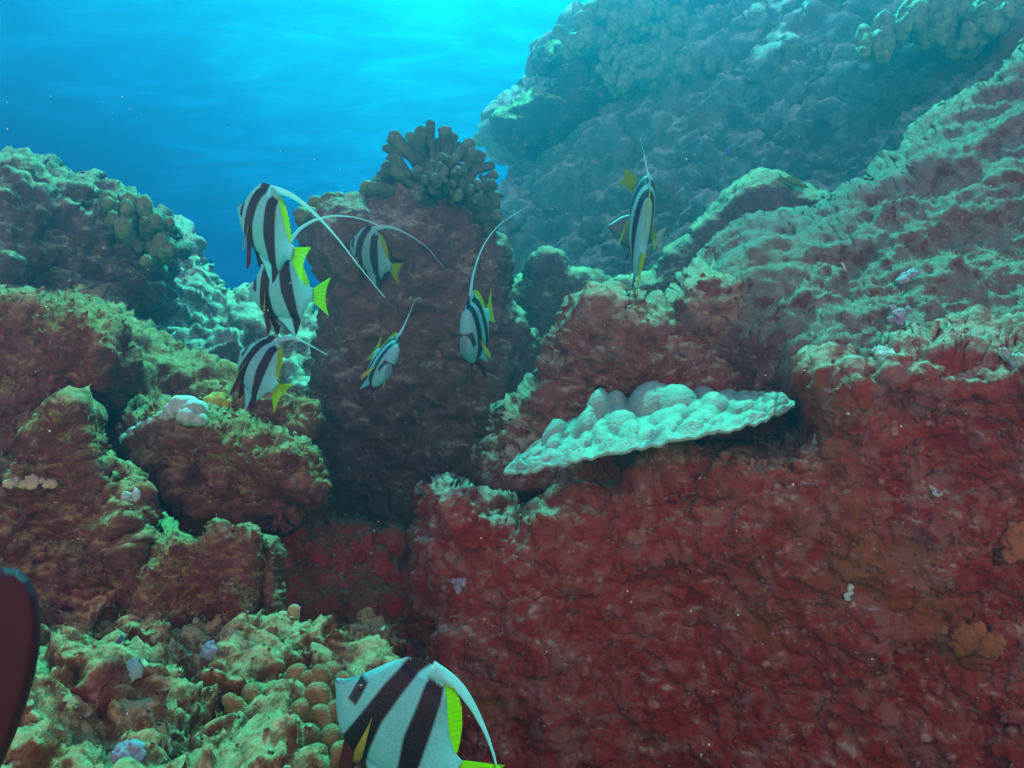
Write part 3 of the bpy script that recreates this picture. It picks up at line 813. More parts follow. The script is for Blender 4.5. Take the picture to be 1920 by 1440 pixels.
crust('sponge', 1585, 495, 'right', .011, M_white, 'small pale green sponge under the bright slope crest', 'sponge', (.9, .6, 1.2), seed=5)
crust('sponge', 1650, 658, 'wall', .020, M_white, 'white sponge lump on the near ledge crest', 'sponge', (1.3, .8, .7), seed=6)
crust('sponge', 1905, 674, 'wall', .024, M_white, 'white sponge slab at the right edge of the ledge', 'sponge', (1.4, .8, .7), seed=7)
crust('sponge', 1750, 915, 'wall', .009, M_white, 'small chalk-white crust in the middle of the near wall', 'sponge', (.7, .6, 1.2), seed=8)
crust('sponge', 1522, 825, 'wall', .008, M_blue, 'tiny blue-white crust just below the plate coral', 'sponge', seed=9)
crust('sponge', 865, 1090, 'wall', .012, M_blue, 'grey-blue crust on the left flank of the near wall', 'sponge', (1., .5, 1.), seed=10)
crust('sponge', 1820, 1200, 'wall', .030, M_orange, 'long orange-brown sponge at the lower right', 'sponge', (1.3, .35, .55), seed=11).rotation_euler = (0, 0, 0)
crust('sponge', 1600, 1110, 'wall', .008, M_white, 'small chalk-white crust low on the near wall', 'sponge', (.8, .6, 1.5), seed=12)
crust('sponge', 1900, 1010, 'wall', .024, M_orange, 'ribbed tan sponge at the right edge of the near wall', 'sponge', (1., .5, .9), seed=13)
crust('sponge', 1490, 710, 'block', .024, coral_mat('olive_sponge_skin', (.22, .2, .04), (.34, .32, .08)), 'olive sponge above the right tip of the plate coral', 'sponge', (.8, .5, 1.2), seed=14)
crust('rubble_chip', 252, 932, 'spur', .013, M_white, 'bright bluish-white coral chip on the spur', 'coral chip', (1.1, .7, .8), seed=15)
crust('rubble_chip', 250, 1258, 'seabed', .013, M_white, 'white-topped stump of dead coral on the near rubble', 'coral chip', (1., 1., 1.), seed=16)
crust('rubble_chip', 95, 1340, 'seabed', .022, M_blue, 'sunlit bluish slab of rubble beside the black blade', 'coral chip', (1.4, 1., .5), seed=17)
crust('rubble_chip', 395, 1225, 'seabed', .013, M_blue, 'grey-white chip on the crest of the near rubble', 'coral chip', (.9, .9, .8), seed=18)
crust('rubble_chip', 238, 1405, 'seabed', .014, M_blue, 'bluish-white pebble at the lower left', 'coral chip', (1., 1., .8), seed=19)
crust('rubble_chip', 60, 905, 'spur', .018, coral_mat('shard_skin', (.36, .34, .2), (.5, .5, .32)), 'pointed pale shard leaning on the spur at the left', 'coral chip', (1.5, .4, .5), seed=20)

def shell():
    c = P(228, 1218, 1.28)
    n = 28; rows = 14
    a = np.linspace(-.75, .75, n); r = np.linspace(.05, 1, rows)
    A, R_ = np.meshgrid(a, r, indexing='ij')
    h = .05
    X = np.sin(A) * R_ * h * .75; Z = -np.cos(A) * R_ * h + .05
    Y = -.012 * np.sin(R_ * 2.6) - .0016 * np.cos(A * 44)
    V = np.stack([X, Y, Z], -1).reshape(-1, 3)
    ii = np.arange(n * rows).reshape(n, rows)
    F = np.stack([ii[:-1, :-1], ii[1:, :-1], ii[1:, 1:], ii[:-1, 1:]], -1).reshape(-1, 4)
    m = len(V); V2 = np.concatenate([V, V + [0, .003, 0]]); F2 = np.concatenate([F, F[:, ::-1] + m])
    ring = np.concatenate([ii[:, 0], ii[-1, 1:], ii[-2::-1, -1], ii[0, -2:0:-1]]); rr = np.roll(ring, -1)
    F2 = np.concatenate([F2, np.stack([ring, rr, rr + m, ring + m], 1)])
    return tag(link_mesh('shell', V2 + c - np.array([0, 0, .025]), F2, M_blue), 'small ribbed fan shell standing in the near rubble', 'shell')
shell()

# ------------------------------------------------------------------ loose grit and tufts over the near rock (uncountable)
def scatter(name, keys, n, rmin, rmax, mat, kind_amp=.35, zmin=-.2, seed=1):
    rg = np.random.default_rng(seed)
    t = (1 + 5 ** .5) / 2
    iv = np.array([(-1, t, 0), (1, t, 0), (-1, -t, 0), (1, -t, 0), (0, -1, t), (0, 1, t), (0, -1, -t), (0, 1, -t), (t, 0, -1), (t, 0, 1), (-t, 0, -1), (-t, 0, 1)], float)
    iv /= np.linalg.norm(iv[0])
    fa = np.array([(0, 11, 5), (0, 5, 1), (0, 1, 7), (0, 7, 10), (0, 10, 11), (1, 5, 9), (5, 11, 4), (11, 10, 2), (10, 7, 6), (7, 1, 8), (3, 9, 4), (3, 4, 2), (3, 2, 6), (3, 6, 8), (3, 8, 9), (4, 9, 5), (2, 4, 11), (6, 2, 10), (8, 6, 7), (9, 8, 1)])
    Vs, Fs, c = [], [], 0
    for key, share in keys:
        V, Nn = SURF[key]
        cam_ = V @ VIEW
        u = 960 + FPX * cam_[:, 0] / cam_[:, 2]; v = 720 - FPX * cam_[:, 1] / cam_[:, 2]
        ok = np.nonzero((Nn[:, 2] > zmin) & (u > -40) & (u < 1960) & (v > -40) & (v < 1480))[0]
        if not len(ok): continue
        for k in rg.choice(ok, int(n * share)):
            r = rmin * (rmax / rmin) ** (rg.random() ** 1.8)
            s = r * (1 + rg.normal(size=3) * .28) 
            R_ = np.linalg.qr(rg.normal(size=(3, 3)))[0]
            q = (iv * (1 + rg.normal(size=(12, 1)) * kind_amp * .5) * s) @ R_
            Vs.append(q + V[k] + Nn[k] * r * .35); Fs.append(fa + c); c += 12
    V = np.concatenate(Vs); F = np.concatenate(Fs)
    return tag(link_mesh(name, V, F, mat, smooth=True, centre=False), kind='stuff')
M_grit = rock_mat('coral_grit', dark=(.30, .10, .09), mid=(.42, .22, .18), pink=(.55, .40, .40), olive=(.36, .30, .12), turf=(.62, .68, .36))
scatter('coral_rubble', [('seabed', .62), ('spur', .16), ('over', .14), ('mound', .06), ('slab', .1), ('knoll', .06), ('floorrock', .06)], 3000, .0016, .007, M_grit, kind_amp=.8, zmin=.35, seed=3)
scatter('reef_crust', [('wall', .6), ('block', .4)], 3200, .0014, .0065, rock_mat('crust_grit', dark=(.26, .05, .05), mid=(.38, .13, .12), pink=(.5, .3, .32)), zmin=-.9, seed=4)

def turf(name, keys, n, lmin, lmax, mat, zmin, seed):
    rg = np.random.default_rng(seed)
    Vs = []
    for key, share in keys:
        V, Nn = SURF[key]
        cam_ = V @ VIEW
        u = 960 + FPX * cam_[:, 0] / cam_[:, 2]; v = 720 - FPX * cam_[:, 1] / cam_[:, 2]
        patch = fbm(V, 9., 2, 77) > -.15
        ok = np.nonzero((Nn[:, 2] > zmin) & patch & (u > -40) & (u < 1960) & (v > -40) & (v < 1480))[0]
        k = rg.choice(ok, int(n * share))
        b = V[k] + rg.normal(size=(len(k), 3)) * .002
        L = lmin + (lmax - lmin) * rg.random((len(k), 1)) ** 1.6
        dr = Nn[k] + rg.normal(size=(len(k), 3)) * .55; dr /= np.linalg.norm(dr, axis=1, keepdims=True)
        sd = np.cross(dr, rg.normal(size=(len(k), 3))); sd /= np.linalg.norm(sd, axis=1, keepdims=True)
        w_ = L * .16
        tip = b + dr * L + rg.normal(size=(len(k), 3)) * L * .2
        Vs.append(np.stack([b - sd * w_, b + sd * w_, tip + sd * w_ * .4, tip - sd * w_ * .4], 1).reshape(-1, 3))
    V = np.concatenate(Vs)
    return tag(link_mesh(name, V, np.arange(len(V)).reshape(-1, 4), mat, centre=False), kind='stuff')
turf('algae_turf', [('seabed', .30), ('slab', .15), ('shelf', .10), ('over', .12), ('spur', .07), ('spike', .04), ('mound', .09), ('knoll', .05), ('block', .08)], 30000, .0025, .007,
     fin_mat('turf_blade', (.42, .44, .16), trans=.4), .25, 9)
turf('algae_turf', [('right', .6), ('mid', .2), ('lback', .2)], 14000, .003, .008, fin_mat('turf_blade_far', (.28, .46, .34), trans=.4), .25, 10)

# ------------------------------------------------------------------ fish
def curve(pts, xs, smooth=9):
    pts = np.array(pts); y = np.interp(xs, pts[:, 0], pts[:, 1])
    k = np.ones(smooth) / smooth
    yp = np.pad(y, smooth // 2, mode='edge')
    out = np.convolve(yp, k, 'valid')
    out[0], out[-1] = y[0], y[-1]
    return out

def body_mesh(top, bot, wid, ptop, pbot, colour, nx=200, nz=56, smooth=9):
    xs = np.linspace(0, 1, nx)
    zt = curve(top, xs, smooth); zb = curve(bot, xs, smooth); w_ = curve(wid, xs)
    zt = np.maximum(zt, zb + .004)
    pt = np.minimum(zt, ptop); pb = np.maximum(zb, pbot)
    V, C = [], []
    tt = np.linspace(0, 1, nz)
    tt = .5 - .5 * np.cos(tt * math.pi)
    for i, x in enumerate(xs):
        z = zb[i] + (zt[i] - zb[i]) * tt
        cz, hz = (pt[i] + pb[i]) / 2, max(.004, (pt[i] - pb[i]) / 2)
        y = w_[i] * np.sqrt(np.clip(1 - ((z - cz) / hz) ** 2, 0, 1)) + .006 * np.sqrt(np.clip(4 * tt * (1 - tt), 0, 1))
        y = np.minimum(y, .5 * (zt[i] - zb[i]) + .001)
        y[0] = y[-1] = 0
        ring = np.concatenate([np.stack([0 * z + x, y, z], 1), np.stack([0 * z + x, -y, z], 1)[-2:0:-1]])
        V.append(ring); C.append(colour(ring[:, 0], ring[:, 2], zt[i], zb[i]))
    n = len(V[0])
    V = np.concatenate(V); C = np.concatenate(C)
    ii = np.arange(nx * n).reshape(nx, n); jj = np.roll(ii, -1, 1)
    F = np.stack([ii[:-1], jj[:-1], jj[1:], ii[1:]], -1).reshape(-1, 4)
    caps = []
    for e, flip in ((ii[0], False), (ii[-1], True)):
        for k in range(n // 2 - 1):
            f = [e[k], e[k + 1], e[(n - k - 1) % n], e[(n - k) % n]]
            if len(set(f)) == 4: caps.append(f if not flip else f[::-1])
    return V, np.concatenate([F, np.array(caps)]), C

def fin_mesh(base, outer, rows=16, cols=40, th=.004, ripple=.004, nr=9, out=0.0):
    """a fin grown from a base curve to an outer curve (x,y,z in body lengths); out bows it sideways"""
    base = np.array(base, float); outer = np.array(outer, float)
    s = np.linspace(0, 1, cols)
    def res(c):
        t = np.concatenate([[0], np.cumsum(np.linalg.norm(np.diff(c, axis=0), axis=1))]); t /= t[-1]
        r = np.stack([np.interp(s, t, c[:, k]) for k in range(3)], 1)
        for _ in range(3):
            r[1:-1] = (r[:-2] + 2 * r[1:-1] + r[2:]) / 4
        return r
    b, o = res(base), res(outer)
    t = np.linspace(0, 1, rows)
    G = b[:, None] + (o - b)[:, None] * t[None, :, None]
    e1 = np.gradient(G, axis=0); e2 = np.gradient(G, axis=1)
    n = np.cross(e1, e2); n /= (np.linalg.norm(n, axis=-1, keepdims=True) + 1e-9)
    G = G + n * (ripple * np.sin(s * nr * 2 * math.pi)[:, None] * t[None] + out * np.sin(t * 1.6)[None])[..., None]
    thick = th * (1 - .75 * t)[None, :, None]
    A = (G + n * thick / 2).reshape(-1, 3); B = (G - n * thick / 2).reshape(-1, 3)
    ii = np.arange(cols * rows).reshape(cols, rows); m = cols * rows
    F = np.stack([ii[:-1, :-1], ii[1:, :-1], ii[1:, 1:], ii[:-1, 1:]], -1).reshape(-1, 4)
    ring = np.concatenate([ii[:, 0], ii[-1, 1:], ii[-2::-1, -1], ii[0, -2:0:-1]]); rr = np.roll(ring, -1)
    Fs = np.stack([ring, ring + m, rr + m, rr], 1)
    UV = np.stack(np.meshgrid(s, t, indexing='ij'), -1).reshape(-1, 2)
    return np.concatenate([A, B]), np.concatenate([F, F[:, ::-1] + m, Fs]), np.concatenate([UV, UV])

def set_uv(o, UV):
    me = o.data
    l = me.uv_layers.new(name='UVMap')
    vi = np.zeros(len(me.loops), np.int32); me.loops.foreach_get('vertex_index', vi)
    l.data.foreach_set('uv', UV[vi].ravel())

def set_col(o, C):
    a = o.data.color_attributes.new('Col', 'FLOAT_COLOR', 'POINT')
    a.data.foreach_set('color', np.concatenate([C, np.ones((len(C), 1))], 1).ravel())

def tube_path(pts, w0, w1, flat=.35, seg=8, n=60, power=1.0, side=None):
    pts = np.array(pts, float)
    t = np.concatenate([[0], np.cumsum(np.linalg.norm(np.diff(pts, axis=0), axis=1))]); t /= t[-1]
    s = np.linspace(0, 1, n)
    c = np.stack([np.interp(s, t, pts[:, k]) for k in range(3)], 1)
    for _ in range(12):
        c[1:-1] = (c[:-2] + 2 * c[1:-1] + c[2:]) / 4
    tg = np.gradient(c, axis=0); tg /= np.linalg.norm(tg, axis=1, keepdims=True)
    side = np.array([0, 1., 0]) if side is None else side
    b = np.cross(tg, side); b /= (np.linalg.norm(b, axis=1, keepdims=True) + 1e-9)
    a2 = np.cross(b, tg)
    w_ = w0 + (w1 - w0) * (1 - (1 - s) ** power)
    a = np.arange(seg) / seg * 2 * math.pi
    V = (c[:, None] + w_[:, None, None] * (np.cos(a)[None, :, None] * b[:, None] + flat * np.sin(a)[None, :, None] * a2[:, None])).reshape(-1, 3)
    ii = np.arange(n * seg).reshape(n, seg); jj = np.roll(ii, -1, 1)
    F = np.stack([ii[:-1], jj[:-1], jj[1:], ii[1:]], -1).reshape(-1, 4)
    caps = [[ii[-1][k] for k in (0, 1, 6, 7)], [ii[-1][k] for k in (1, 2, 5, 6)], [ii[-1][k] for k in (2, 3, 4, 5)]]
    return V, np.concatenate([F, np.array(caps)])

WHITE = np.array([.34, .95, .98]); BLACK = np.array([.012, .007, .020]); YEL = np.array([.62, .62, .02])
def sm(a, b, x): t = np.clip((x - a) / (b - a), 0, 1); return t * t * (3 - 2 * t)
def banner_colour(x, z, zt, zb):
    e = .013
    f1 = np.interp(z, [-.4, -.26, 0, .2, .45], [.235, .25, .265, .275, .315])
    r1 = np.interp(z, [-.5, -.36, -.2, 0, .2, .38, .47], [.56, .50, .45, .41, .41, .42, .45])
    f2 = np.interp(z, [-.52, -.36, -.18, 0, .19, .34, .42], [.775, .72, .66, .58, .54, .50, .50])
    r2 = np.interp(z, [-.52, -.3, -.1, .14, .31, .42], [.84, .83, .78, .71, .655, .60])
    b = sm(f1 - e, f1 + e, x) * (1 - sm(r1 - e, r1 + e, x))
    b2 = sm(f2 - e, f2 + e, x) * (1 - sm(r2 - e, r2 + e, x)) * (1 - sm(.385, .40, z) * (x < .60))
    m = sm(.128, .145, x + .12 * z) * (1 - sm(.198, .215, x + .12 * z)) * sm(-.035, -.005, z) * (1 - sm(.13, .165, z))
    sn = sm(zt - .035, zt - .012, z) * (1 - sm(.10, .14, x)) * (x > .0)
    lead = (1 - sm(.018, .03, z - zb)) * sm(.40, .46, x) * (1 - sm(.70, .74, x)) * .8
    k = np.clip(b + b2 + m * .97 + sn * .6 + lead, 0, 1)[:, None]
    grey = sm(.05, .22, x) * .0
    base = WHITE * (1 - .16 * (1 - sm(.02, .24, x)))[:, None]
    return base * (1 - k) + BLACK * k

M_skin = skin_mat('fish_skin')
M_yel = fin_mat('yellow_fin', (.50, .80, .006), (.24, .36, .005), .72, rays=5.0)
M_yelc = fin_mat('yellow_tail', (.50, .80, .006), (.24, .36, .005), .72, rays=5.0, clear=.55)
M_pec = fin_mat('pectoral_web', (.46, .56, .08), (.3, .35, .05), .4, rays=4.0, clear=.85)
M_blk = fin_mat('black_fin', (.05, .008, .012), trans=.15)
M_str = fin_mat('white_streamer', (.40, .88, .90), trans=.5)
M_eye = plain_mat('fish_eye', (.012, .008, .012), .12, .6)
M_iris = plain_mat('fish_iris', (.16, .14, .12), .3, .5)

TOP = [(0, .012), (.03, .028), (.06, .05), (.10, .10), (.14, .165), (.18, .235), (.23, .32), (.30, .415), (.36, .45), (.44, .468), (.52, .472), (.585, .455), (.62, .41), (.68, .335), (.76, .235), (.84, .15), (.92, .09), (1, .075)]
BOT = [(0, -.012), (.03, -.040), (.06, -.075), (.11, -.14), (.18, -.215), (.25, -.265), (.35, -.31), (.46, -.34), (.57, -.385), (.66, -.455), (.72, -.50), (.765, -.505), (.80, -.43), (.84, -.29), (.88, -.17), (.93, -.10), (1, -.075)]
WID = [(0, .018), (.05, .036), (.12, .062), (.2, .082), (.32, .095), (.5, .088), (.68, .058), (.84, .034), (1, .018)]
bV, bF, bC = body_mesh(TOP, BOT, WID, .36, -.29, banner_colour)

FISH_PROTO = None
def eye_mesh(r):
    return blob((0, 0, 0), r, 1, 16, 0.0, 1., (1, .55, 1))

def banner_proto():
    root = empty('bannerfish', (0, 0, 0))
    o = link_mesh('body', bV, bF, M_skin, root); set_col(o, bC)
    def fin(name, b, oc, mat, **kw):
        V, F, UV = fin_mesh(b, oc, **kw)
        f = link_mesh(name, V, F, mat, root); set_uv(f, UV); return f
    fin('dorsal_fin', [(.60, 0, .425), (.68, 0, .325), (.76, 0, .225), (.84, 0, .14), (.925, 0, .08)],
        [(.605, 0, .455), (.70, 0, .425), (.785, 0, .36), (.855, 0, .27), (.905, 0, .18), (.94, 0, .095)], M_yel, ripple=.003)
    fin('tail_fin', [(.985, 0, .074), (.995, 0, .03), (.995, 0, -.03), (.985, 0, -.074)],
        [(1.24, 0, .225), (1.19, 0, .10), (1.175, 0, 0), (1.19, 0, -.10), (1.24, 0, -.225)], M_yelc, ripple=.004, nr=8)
    for s in (1, -1):
        fin('pectoral_fin', [(.335, s * .094, .0), (.345, s * .094, -.03), (.35, s * .092, -.055)],
            [(.44, s * .17, -.24), (.425, s * .165, -.28), (.395, s * .155, -.29), (.37, s * .14, -.24)], M_pec, ripple=.002, nr=5, rows=14, cols=24)
        fin('pelvic_fin', [(.27, s * .03, -.255), (.31, s * .032, -.27), (.36, s * .03, -.285)],
            [(.40, s * .075, -.52), (.43, s * .08, -.505), (.455, s * .075, -.42)], M_blk, ripple=.002, nr=5, rows=12, cols=20)
        V, F = eye_mesh(.025)
        e = link_mesh('eye', V + [.168, s * .066, .085], F, M_iris, root)
        V, F = eye_mesh(.020)
        link_mesh('pupil', V + [.168, s * .074, .085], F, M_eye, e)
    return root

def rodrigues(r):
    r = np.array(r); t = np.linalg.norm(r); k = r / t
    K = np.array([[0, -k[2], k[1]], [k[2], 0, -k[0]], [-k[1], k[0], 0]])
    return np.eye(3) + math.sin(t) * K + (1 - math.cos(t)) * K @ K

def place(root, rot, pos, L, pivot=.5):
    """rot: view-space axes -> world"""
    R_ = VIEW @ rot
    if np.linalg.det(R_) < 0:            # the view frame (right, up, forward) is left-handed: mirror the fish sideways
        R_ = R_ @ np.diag([1, -1, 1])
    M = np.eye(4); M[:3, :3] = R_ * L
    M[:3, 3] = VIEW @ np.array(pos) - R_ @ np.array([pivot * L, 0, 0])
    root.matrix_world = Matrix(M.tolist())
    return M

def copy_tree(o, parent=None):
    c = o.copy(); sc.collection.objects.link(c)
    if parent: c.parent = parent
    for ch in o.children:
        copy_tree(ch, c)
    return c

K = 1.2          # metres of scene per metre of the pose fit
POSES = [
 ((-1.5146, .5304, -.4501), (-.1161, -.3401, .7984), .15, [(812, 1268), (838, 1270), (865, 1292), (890, 1330), (912, 1375), (926, 1415), (934, 1450), (936, 1490)],
  'nearest striped fish with white streamer, low in front of the finger coral'),
 ((3.6982, -1.8576, -.1645), (-.3779, .2371, 1.2266), .15, [(520, 356), (545, 364), (575, 386), (610, 420), (640, 455), (670, 495), (700, 532), (722, 558)],
  'large striped fish outlined against open blue water'),
 ((-1.634, .4538, .2841), (-.4092, .1630, 1.4143), .15, [(554, 446), (562, 428), (590, 412), (625, 404), (660, 406), (690, 414), (712, 424)],
  'striped fish with visible eye tucked just below the large one'),
 ((3.8017, -1.5731, -.1876), (-.3507, .3201, 1.9726), .15, [(704, 430), (722, 424), (742, 428), (775, 445), (800, 463), (815, 480), (833, 503)],
  'small dim striped fish passing before the pillar under the branching coral'),
 ((3.7427, -2.6946, -.0142), (-.4405, .0263, 1.3875), .132, [(528, 632), (552, 633), (572, 642), (590, 652), (613, 665)],
  'striped fish half hidden behind the low lumpy knoll'),
 ((-1.6004, -1.3987, -1.7657), (-.223, .034, 1.3631), .13, [(752, 624), (758, 610), (767, 590), (774, 572), (779, 561), (784, 557), (790, 560)],
  'smallest striped fish diving toward the viewer, its streamer ending in a hook'),
 ((8.0884, 5.7774, 2.9197), (-.0696, .100, 1.5385), .172, [(882, 552), (886, 520), (894, 490), (906, 460), (925, 432), (950, 410), (985, 390)],
  'striped fish facing the viewer with long upright streamer and fanned yellow tail'),
 ((1.747, -2.9172, -1.1757), (.1659, .2021, 1.0269), .15, [(1216, 350), (1213, 320), (1209, 295), (1203, 270), (1200, 258)],
  'narrow edge-on striped fish turned away in front of the far wall'),
]
proto = banner_proto()
allfish = [proto] + [copy_tree(proto) for _ in POSES[1:]]
TURN = {7: 20, 6: 8}              # degrees, turned further edge-on
for fi, (root, (rv, pos, L, path, lab)) in enumerate(zip(allfish, POSES)):
    rot = rodrigues(rv)
    if fi in TURN:
        best = None
        for sg in (1, -1):
            a_ = math.radians(TURN[fi]) * sg
            q_ = rot @ np.array([[math.cos(a_), -math.sin(a_), 0], [math.sin(a_), math.cos(a_), 0], [0, 0, 1]])
            if best is None or abs(q_[2, 0]) > abs(best[2, 0]): best = q_
        rot = best
    M = place(root, rot, np.array(pos) * K, L * K)
    tag(root, lab, 'fish', 'black and white striped fish schooling over the reef')
    Mi = np.linalg.inv(M)
    Sw = M[:3, :3] @ np.array([.53, 0, .455]) + M[:3, 3]
    dS = Sw @ FWD
    pts = [P(x, y, dS) for x, y in path]
    pl = np.array([Mi[:3, :3] @ p + Mi[:3, 3] for p in pts])
    pl[0] = [.47, 0, .44]
    V, F = tube_path(pl, .060 if fi == 0 else .042, .0045, flat=.3, power=2.0)
    s_ = link_mesh('streamer', V, F, M_str, root)

def simple_fish(name, nose, tail, upx, L_top, L_bot, wid, col, tailcol, label, cat, fins=True, spread=.16):
    """a plainer reef fish posed by nose and tail pixels with distances"""
    a0, a1 = P(*nose), P(*tail)
    ax = a1 - a0; L = np.linalg.norm(ax); ax /= L
    u = UP * upx[1] + RIGHT * upx[0]; u = u - ax * (u @ ax); u /= np.linalg.norm(u)
    y = np.cross(u, ax)
    root = empty(name, (0, 0, 0))
    M = np.eye(4); M[:3, 0] = ax * L; M[:3, 1] = y * L; M[:3, 2] = u * L; M[:3, 3] = a0
    root.matrix_world = Matrix(M.tolist())
    tag(root, label, cat)
    cfun = lambda x, z, zt, zb: np.array(col)[None] * (1 - .35 * sm(-.1, -.3, z))[:, None] * np.ones((len(x), 1))
    V, F, C = body_mesh(L_top, L_bot, wid, .5, -.5, cfun, 60, 24, 5)
    o = link_mesh('body', V, F, M_skin, root); set_col(o, C)
    fm = fin_mat(name + '_fin', tailcol, trans=.4)
    zt = L_top[-1][1]
    V, F, UV = fin_mesh([(.98, 0, zt), (.99, 0, 0), (.98, 0, -zt)], [(1.22, 0, spread), (1.15, 0, 0), (1.22, 0, -spread)], rows=8, cols=16)
    f = link_mesh('tail_fin', V, F, fm, root); set_uv(f, UV)
    if fins:
        i0 = [(x, 0, z - .01) for x, z in L_top if .3 <= x <= .9]; i1 = [(x + .04, 0, z + .07) for x, z in L_top if .3 <= x <= .9]
        V, F, UV = fin_mesh(i0, i1, rows=6, cols=24); f = link_mesh('dorsal_fin', V, F, fm, root); set_uv(f, UV)
        i0 = [(x, 0, z + .01) for x, z in L_bot if .45 <= x <= .9]; i1 = [(x + .04, 0, z - .06) for x, z in L_bot if .45 <= x <= .9]
        V, F, UV = fin_mesh(i0, i1, rows=6, cols=24); f = link_mesh('anal_fin', V, F, fm, root); set_uv(f, UV)
    for s in (1, -1):
        V, F = eye_mesh(.03)
        link_mesh('eye', V + [.16, s * np.interp(.16, *np.array(wid).T) * .8, .05], F, M_eye, root)
    return root
OV_T = [(0, .02), (.1, .12), (.25, .28), (.45, .38), (.65, .36), (.8, .24), (.92, .10), (1, .07)]
OV_B = [(0, -.02), (.1, -.10), (.25, -.24), (.45, -.34), (.65, -.33), (.8, -.22), (.92, -.09), (1, -.07)]
OVW = [(0, .02), (.2, .08), (.4, .10), (.7, .06), (1, .02)]
SL_T = [(0, .012), (.15, .05), (.35, .085), (.6, .085), (.85, .05), (1, .035)]
SL_B = [(0, -.012), (.15, -.05), (.35, -.085), (.6, -.085), (.85, -.05), (1, -.035)]
simple_fish('butterflyfish', (1196, 338, 1.75), (1168, 342, 1.72), (-.1, 1), [(x, z * 1.25) for x, z in OV_T], [(x, z * 1.25) for x, z in OV_B], OVW, (.16, .46, .02), (.16, .46, .02), 'small yellow fish half hidden behind the edge-on striped fish', 'fish')
simple_fish('surgeonfish', (1140, 424, 2.42), (1228, 446, 2.5), (.2, 1), [(x, z * .8) for x, z in OV_T], [(x, z * .9) for x, z in OV_B], OVW, (.07, .17, .19), (.28, .42, .38), 'faint grey fish behind the edge-on striped fish', 'fish', spread=.26)
simple_fish('damselfish', (1372, 274, 3.1), (1358, 292, 3.12), (-.5, 1), [(x, z * .8) for x, z in OV_T], [(x, z * .8) for x, z in OV_B], OVW, (.05, .18, .55), (.05, .18, .5), 'tiny blue fish against the far wall', 'fish')
simple_fish('hawkfish', (1516, 352, 2.85), (1468, 334, 2.87), (.2, 1), [(x, z * 1.3) for x, z in SL_T], [(x, z * 1.3) for x, z in SL_B], OVW, (.14, .36, .08), (.14, .36, .08), 'slender yellowish fish resting on the outcrop crest', 'fish', spread=.1)

# ------------------------------------------------------------------ dark blade at the left edge
m, n_, out_ = new_mat('black_rubber')
b = N(n_, 'ShaderNodeBsdfPrincipled')
geo = N(n_, 'ShaderNodeNewGeometry')
nz = noise(n_, geo.outputs['Position'], 120, 3)
n_.links.new(mixc(n_, nz, (.040, .006, .016), (.055, .008, .022)), b.inputs['Base Color'])
b.inputs['Roughness'].default_value = .6
b.inputs['Specular IOR Level'].default_value = .2
n_.links.new(b.outputs[0], out_.inputs['Surface'])
tag(rock('swim_fin', [(-90, 1110), (-40, 1078), (5, 1063), (35, 1067), (56, 1085), (70, 1115), (77, 1160), (75, 1210), (66, 1265), (50, 1320), (30, 1375), (8, 1425), (-20, 1480), (-90, 1560)],
         .62, .020, 26, m, step=2.6, rough=0, amp=(0, 0), fine=0, seed=2, key='blade'),
    'dark rounded rubber blade poking in at the left edge', 'swim fin')

# ------------------------------------------------------------------ specks drifting in the water
def specks():
    rg = np.random.default_rng(12)
    parts = []
    for k in range(260):
        d = rg.uniform(.7, 3.2)
        parts.append(blob(P(rg.uniform(0, 1920), rg.uniform(150, 1440), d), rg.uniform(.0005, .0014) * (.5 + .4 * d), k, 8, .3, 2., (1, 1, rg.uniform(.6, 1.4))))
    V, F = bake(parts)
    tag(link_mesh('floating_particles', V, F, plain_mat('particle', (.55, .6, .6)), centre=False), kind='stuff')
specks()

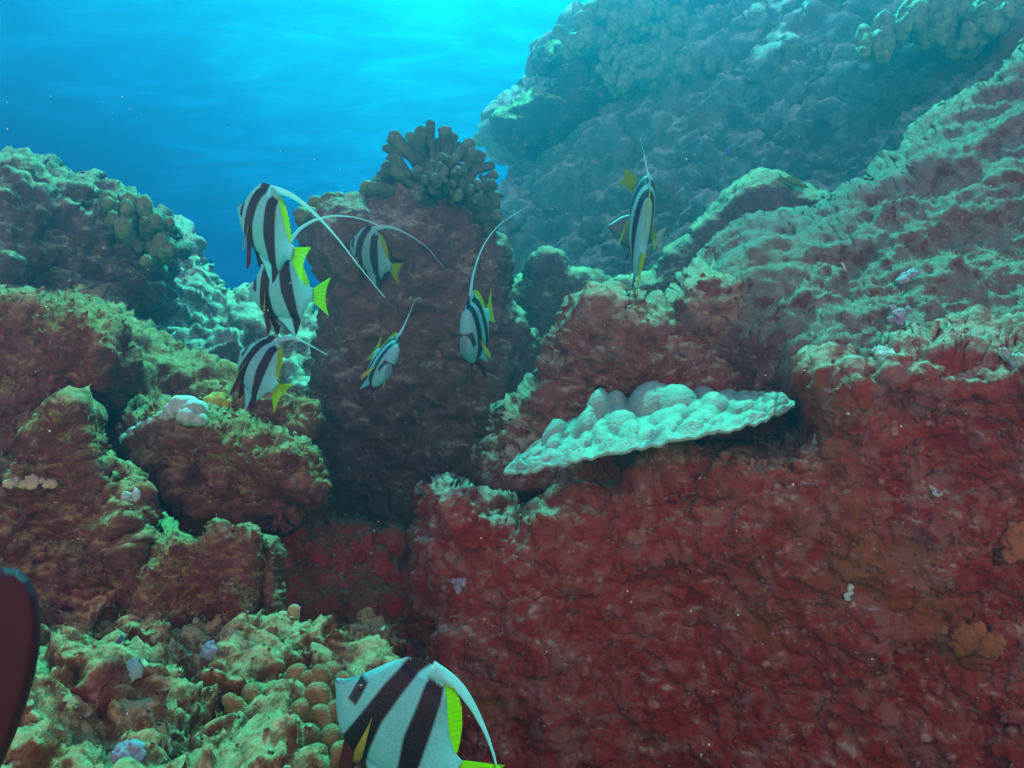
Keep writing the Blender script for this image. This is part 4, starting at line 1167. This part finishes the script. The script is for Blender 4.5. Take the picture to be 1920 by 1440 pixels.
# ------------------------------------------------------------------ water surface overhead
def water_surface():
    xs = np.linspace(-45, 45, 181); ys = np.linspace(-25, 65, 181)
    X, Y = np.meshgrid(xs, ys)
    V = np.stack([X, Y, 5.3 + 0 * X], -1).reshape(-1, 3)
    V[:, 2] += .10 * fbm(V * np.array([1, 1, 0]), .5, 3, 3)
    ny, nx = X.shape
    ii = np.arange(ny * nx).reshape(ny, nx)
    F = np.stack([ii[:-1, :-1], ii[1:, :-1], ii[1:, 1:], ii[:-1, 1:]], -1).reshape(-1, 4)
    m, n, out = new_mat('rippled_water')
    geo = N(n, 'ShaderNodeNewGeometry')
    mp = N(n, 'ShaderNodeMapping'); mp.inputs['Rotation'].default_value = (0, 0, math.radians(35)); mp.inputs['Scale'].default_value = (.55, 1.25, 1)
    n.links.new(geo.outputs['Position'], mp.inputs['Vector'])
    a = noise(n, mp.outputs[0], 1.25, 5, .6, 1.0)
    b = noise(n, geo.outputs['Position'], .28, 3, .5)
    s = math_(n, 'ADD', math_(n, 'MULTIPLY', a, .65), math_(n, 'MULTIPLY', b, .35))
    c = ramp(n, s, [(.42, (.34, .50, .60)), (.51, (.58, .70, .78)), (.60, (1., 1., 1.))]).outputs[0]  # bright and dark ripple light put into the tint; it also dapples the sun
    t = N(n, 'ShaderNodeBsdfTransparent')
    n.links.new(c, t.inputs['Color'])
    n.links.new(t.outputs[0], out.inputs['Surface'])
    return tag(link_mesh('water_surface', V, F, m, centre=False), kind='structure')
water_surface()

# ------------------------------------------------------------------ haze: the water itself
def haze():
    x0, x1, y0, y1, z0, z1 = -8., 8., -3.2, 7.9, -2.4, 4.9
    V = np.array([(x0, y0, z0), (x1, y0, z0), (x1, y1, z0), (x0, y1, z0), (x0, y0, z1), (x1, y0, z1), (x1, y1, z1), (x0, y1, z1)])
    F = np.array([(0, 3, 2, 1), (4, 5, 6, 7), (0, 1, 5, 4), (1, 2, 6, 5), (2, 3, 7, 6), (3, 0, 4, 7)])
    m, n, out = new_mat('sea_water')
    pv = N(n, 'ShaderNodeVolumePrincipled')
    pv.inputs['Color'].default_value = (*HAZE_COLOR, 1)
    pv.inputs['Density'].default_value = HAZE_DENSITY
    pv.inputs['Anisotropy'].default_value = .7
    n.links.new(pv.outputs[0], out.inputs['Volume'])
    o = link_mesh('haze', V, F, m, smooth=False, centre=False)
    return tag(o, kind='stuff')
haze()
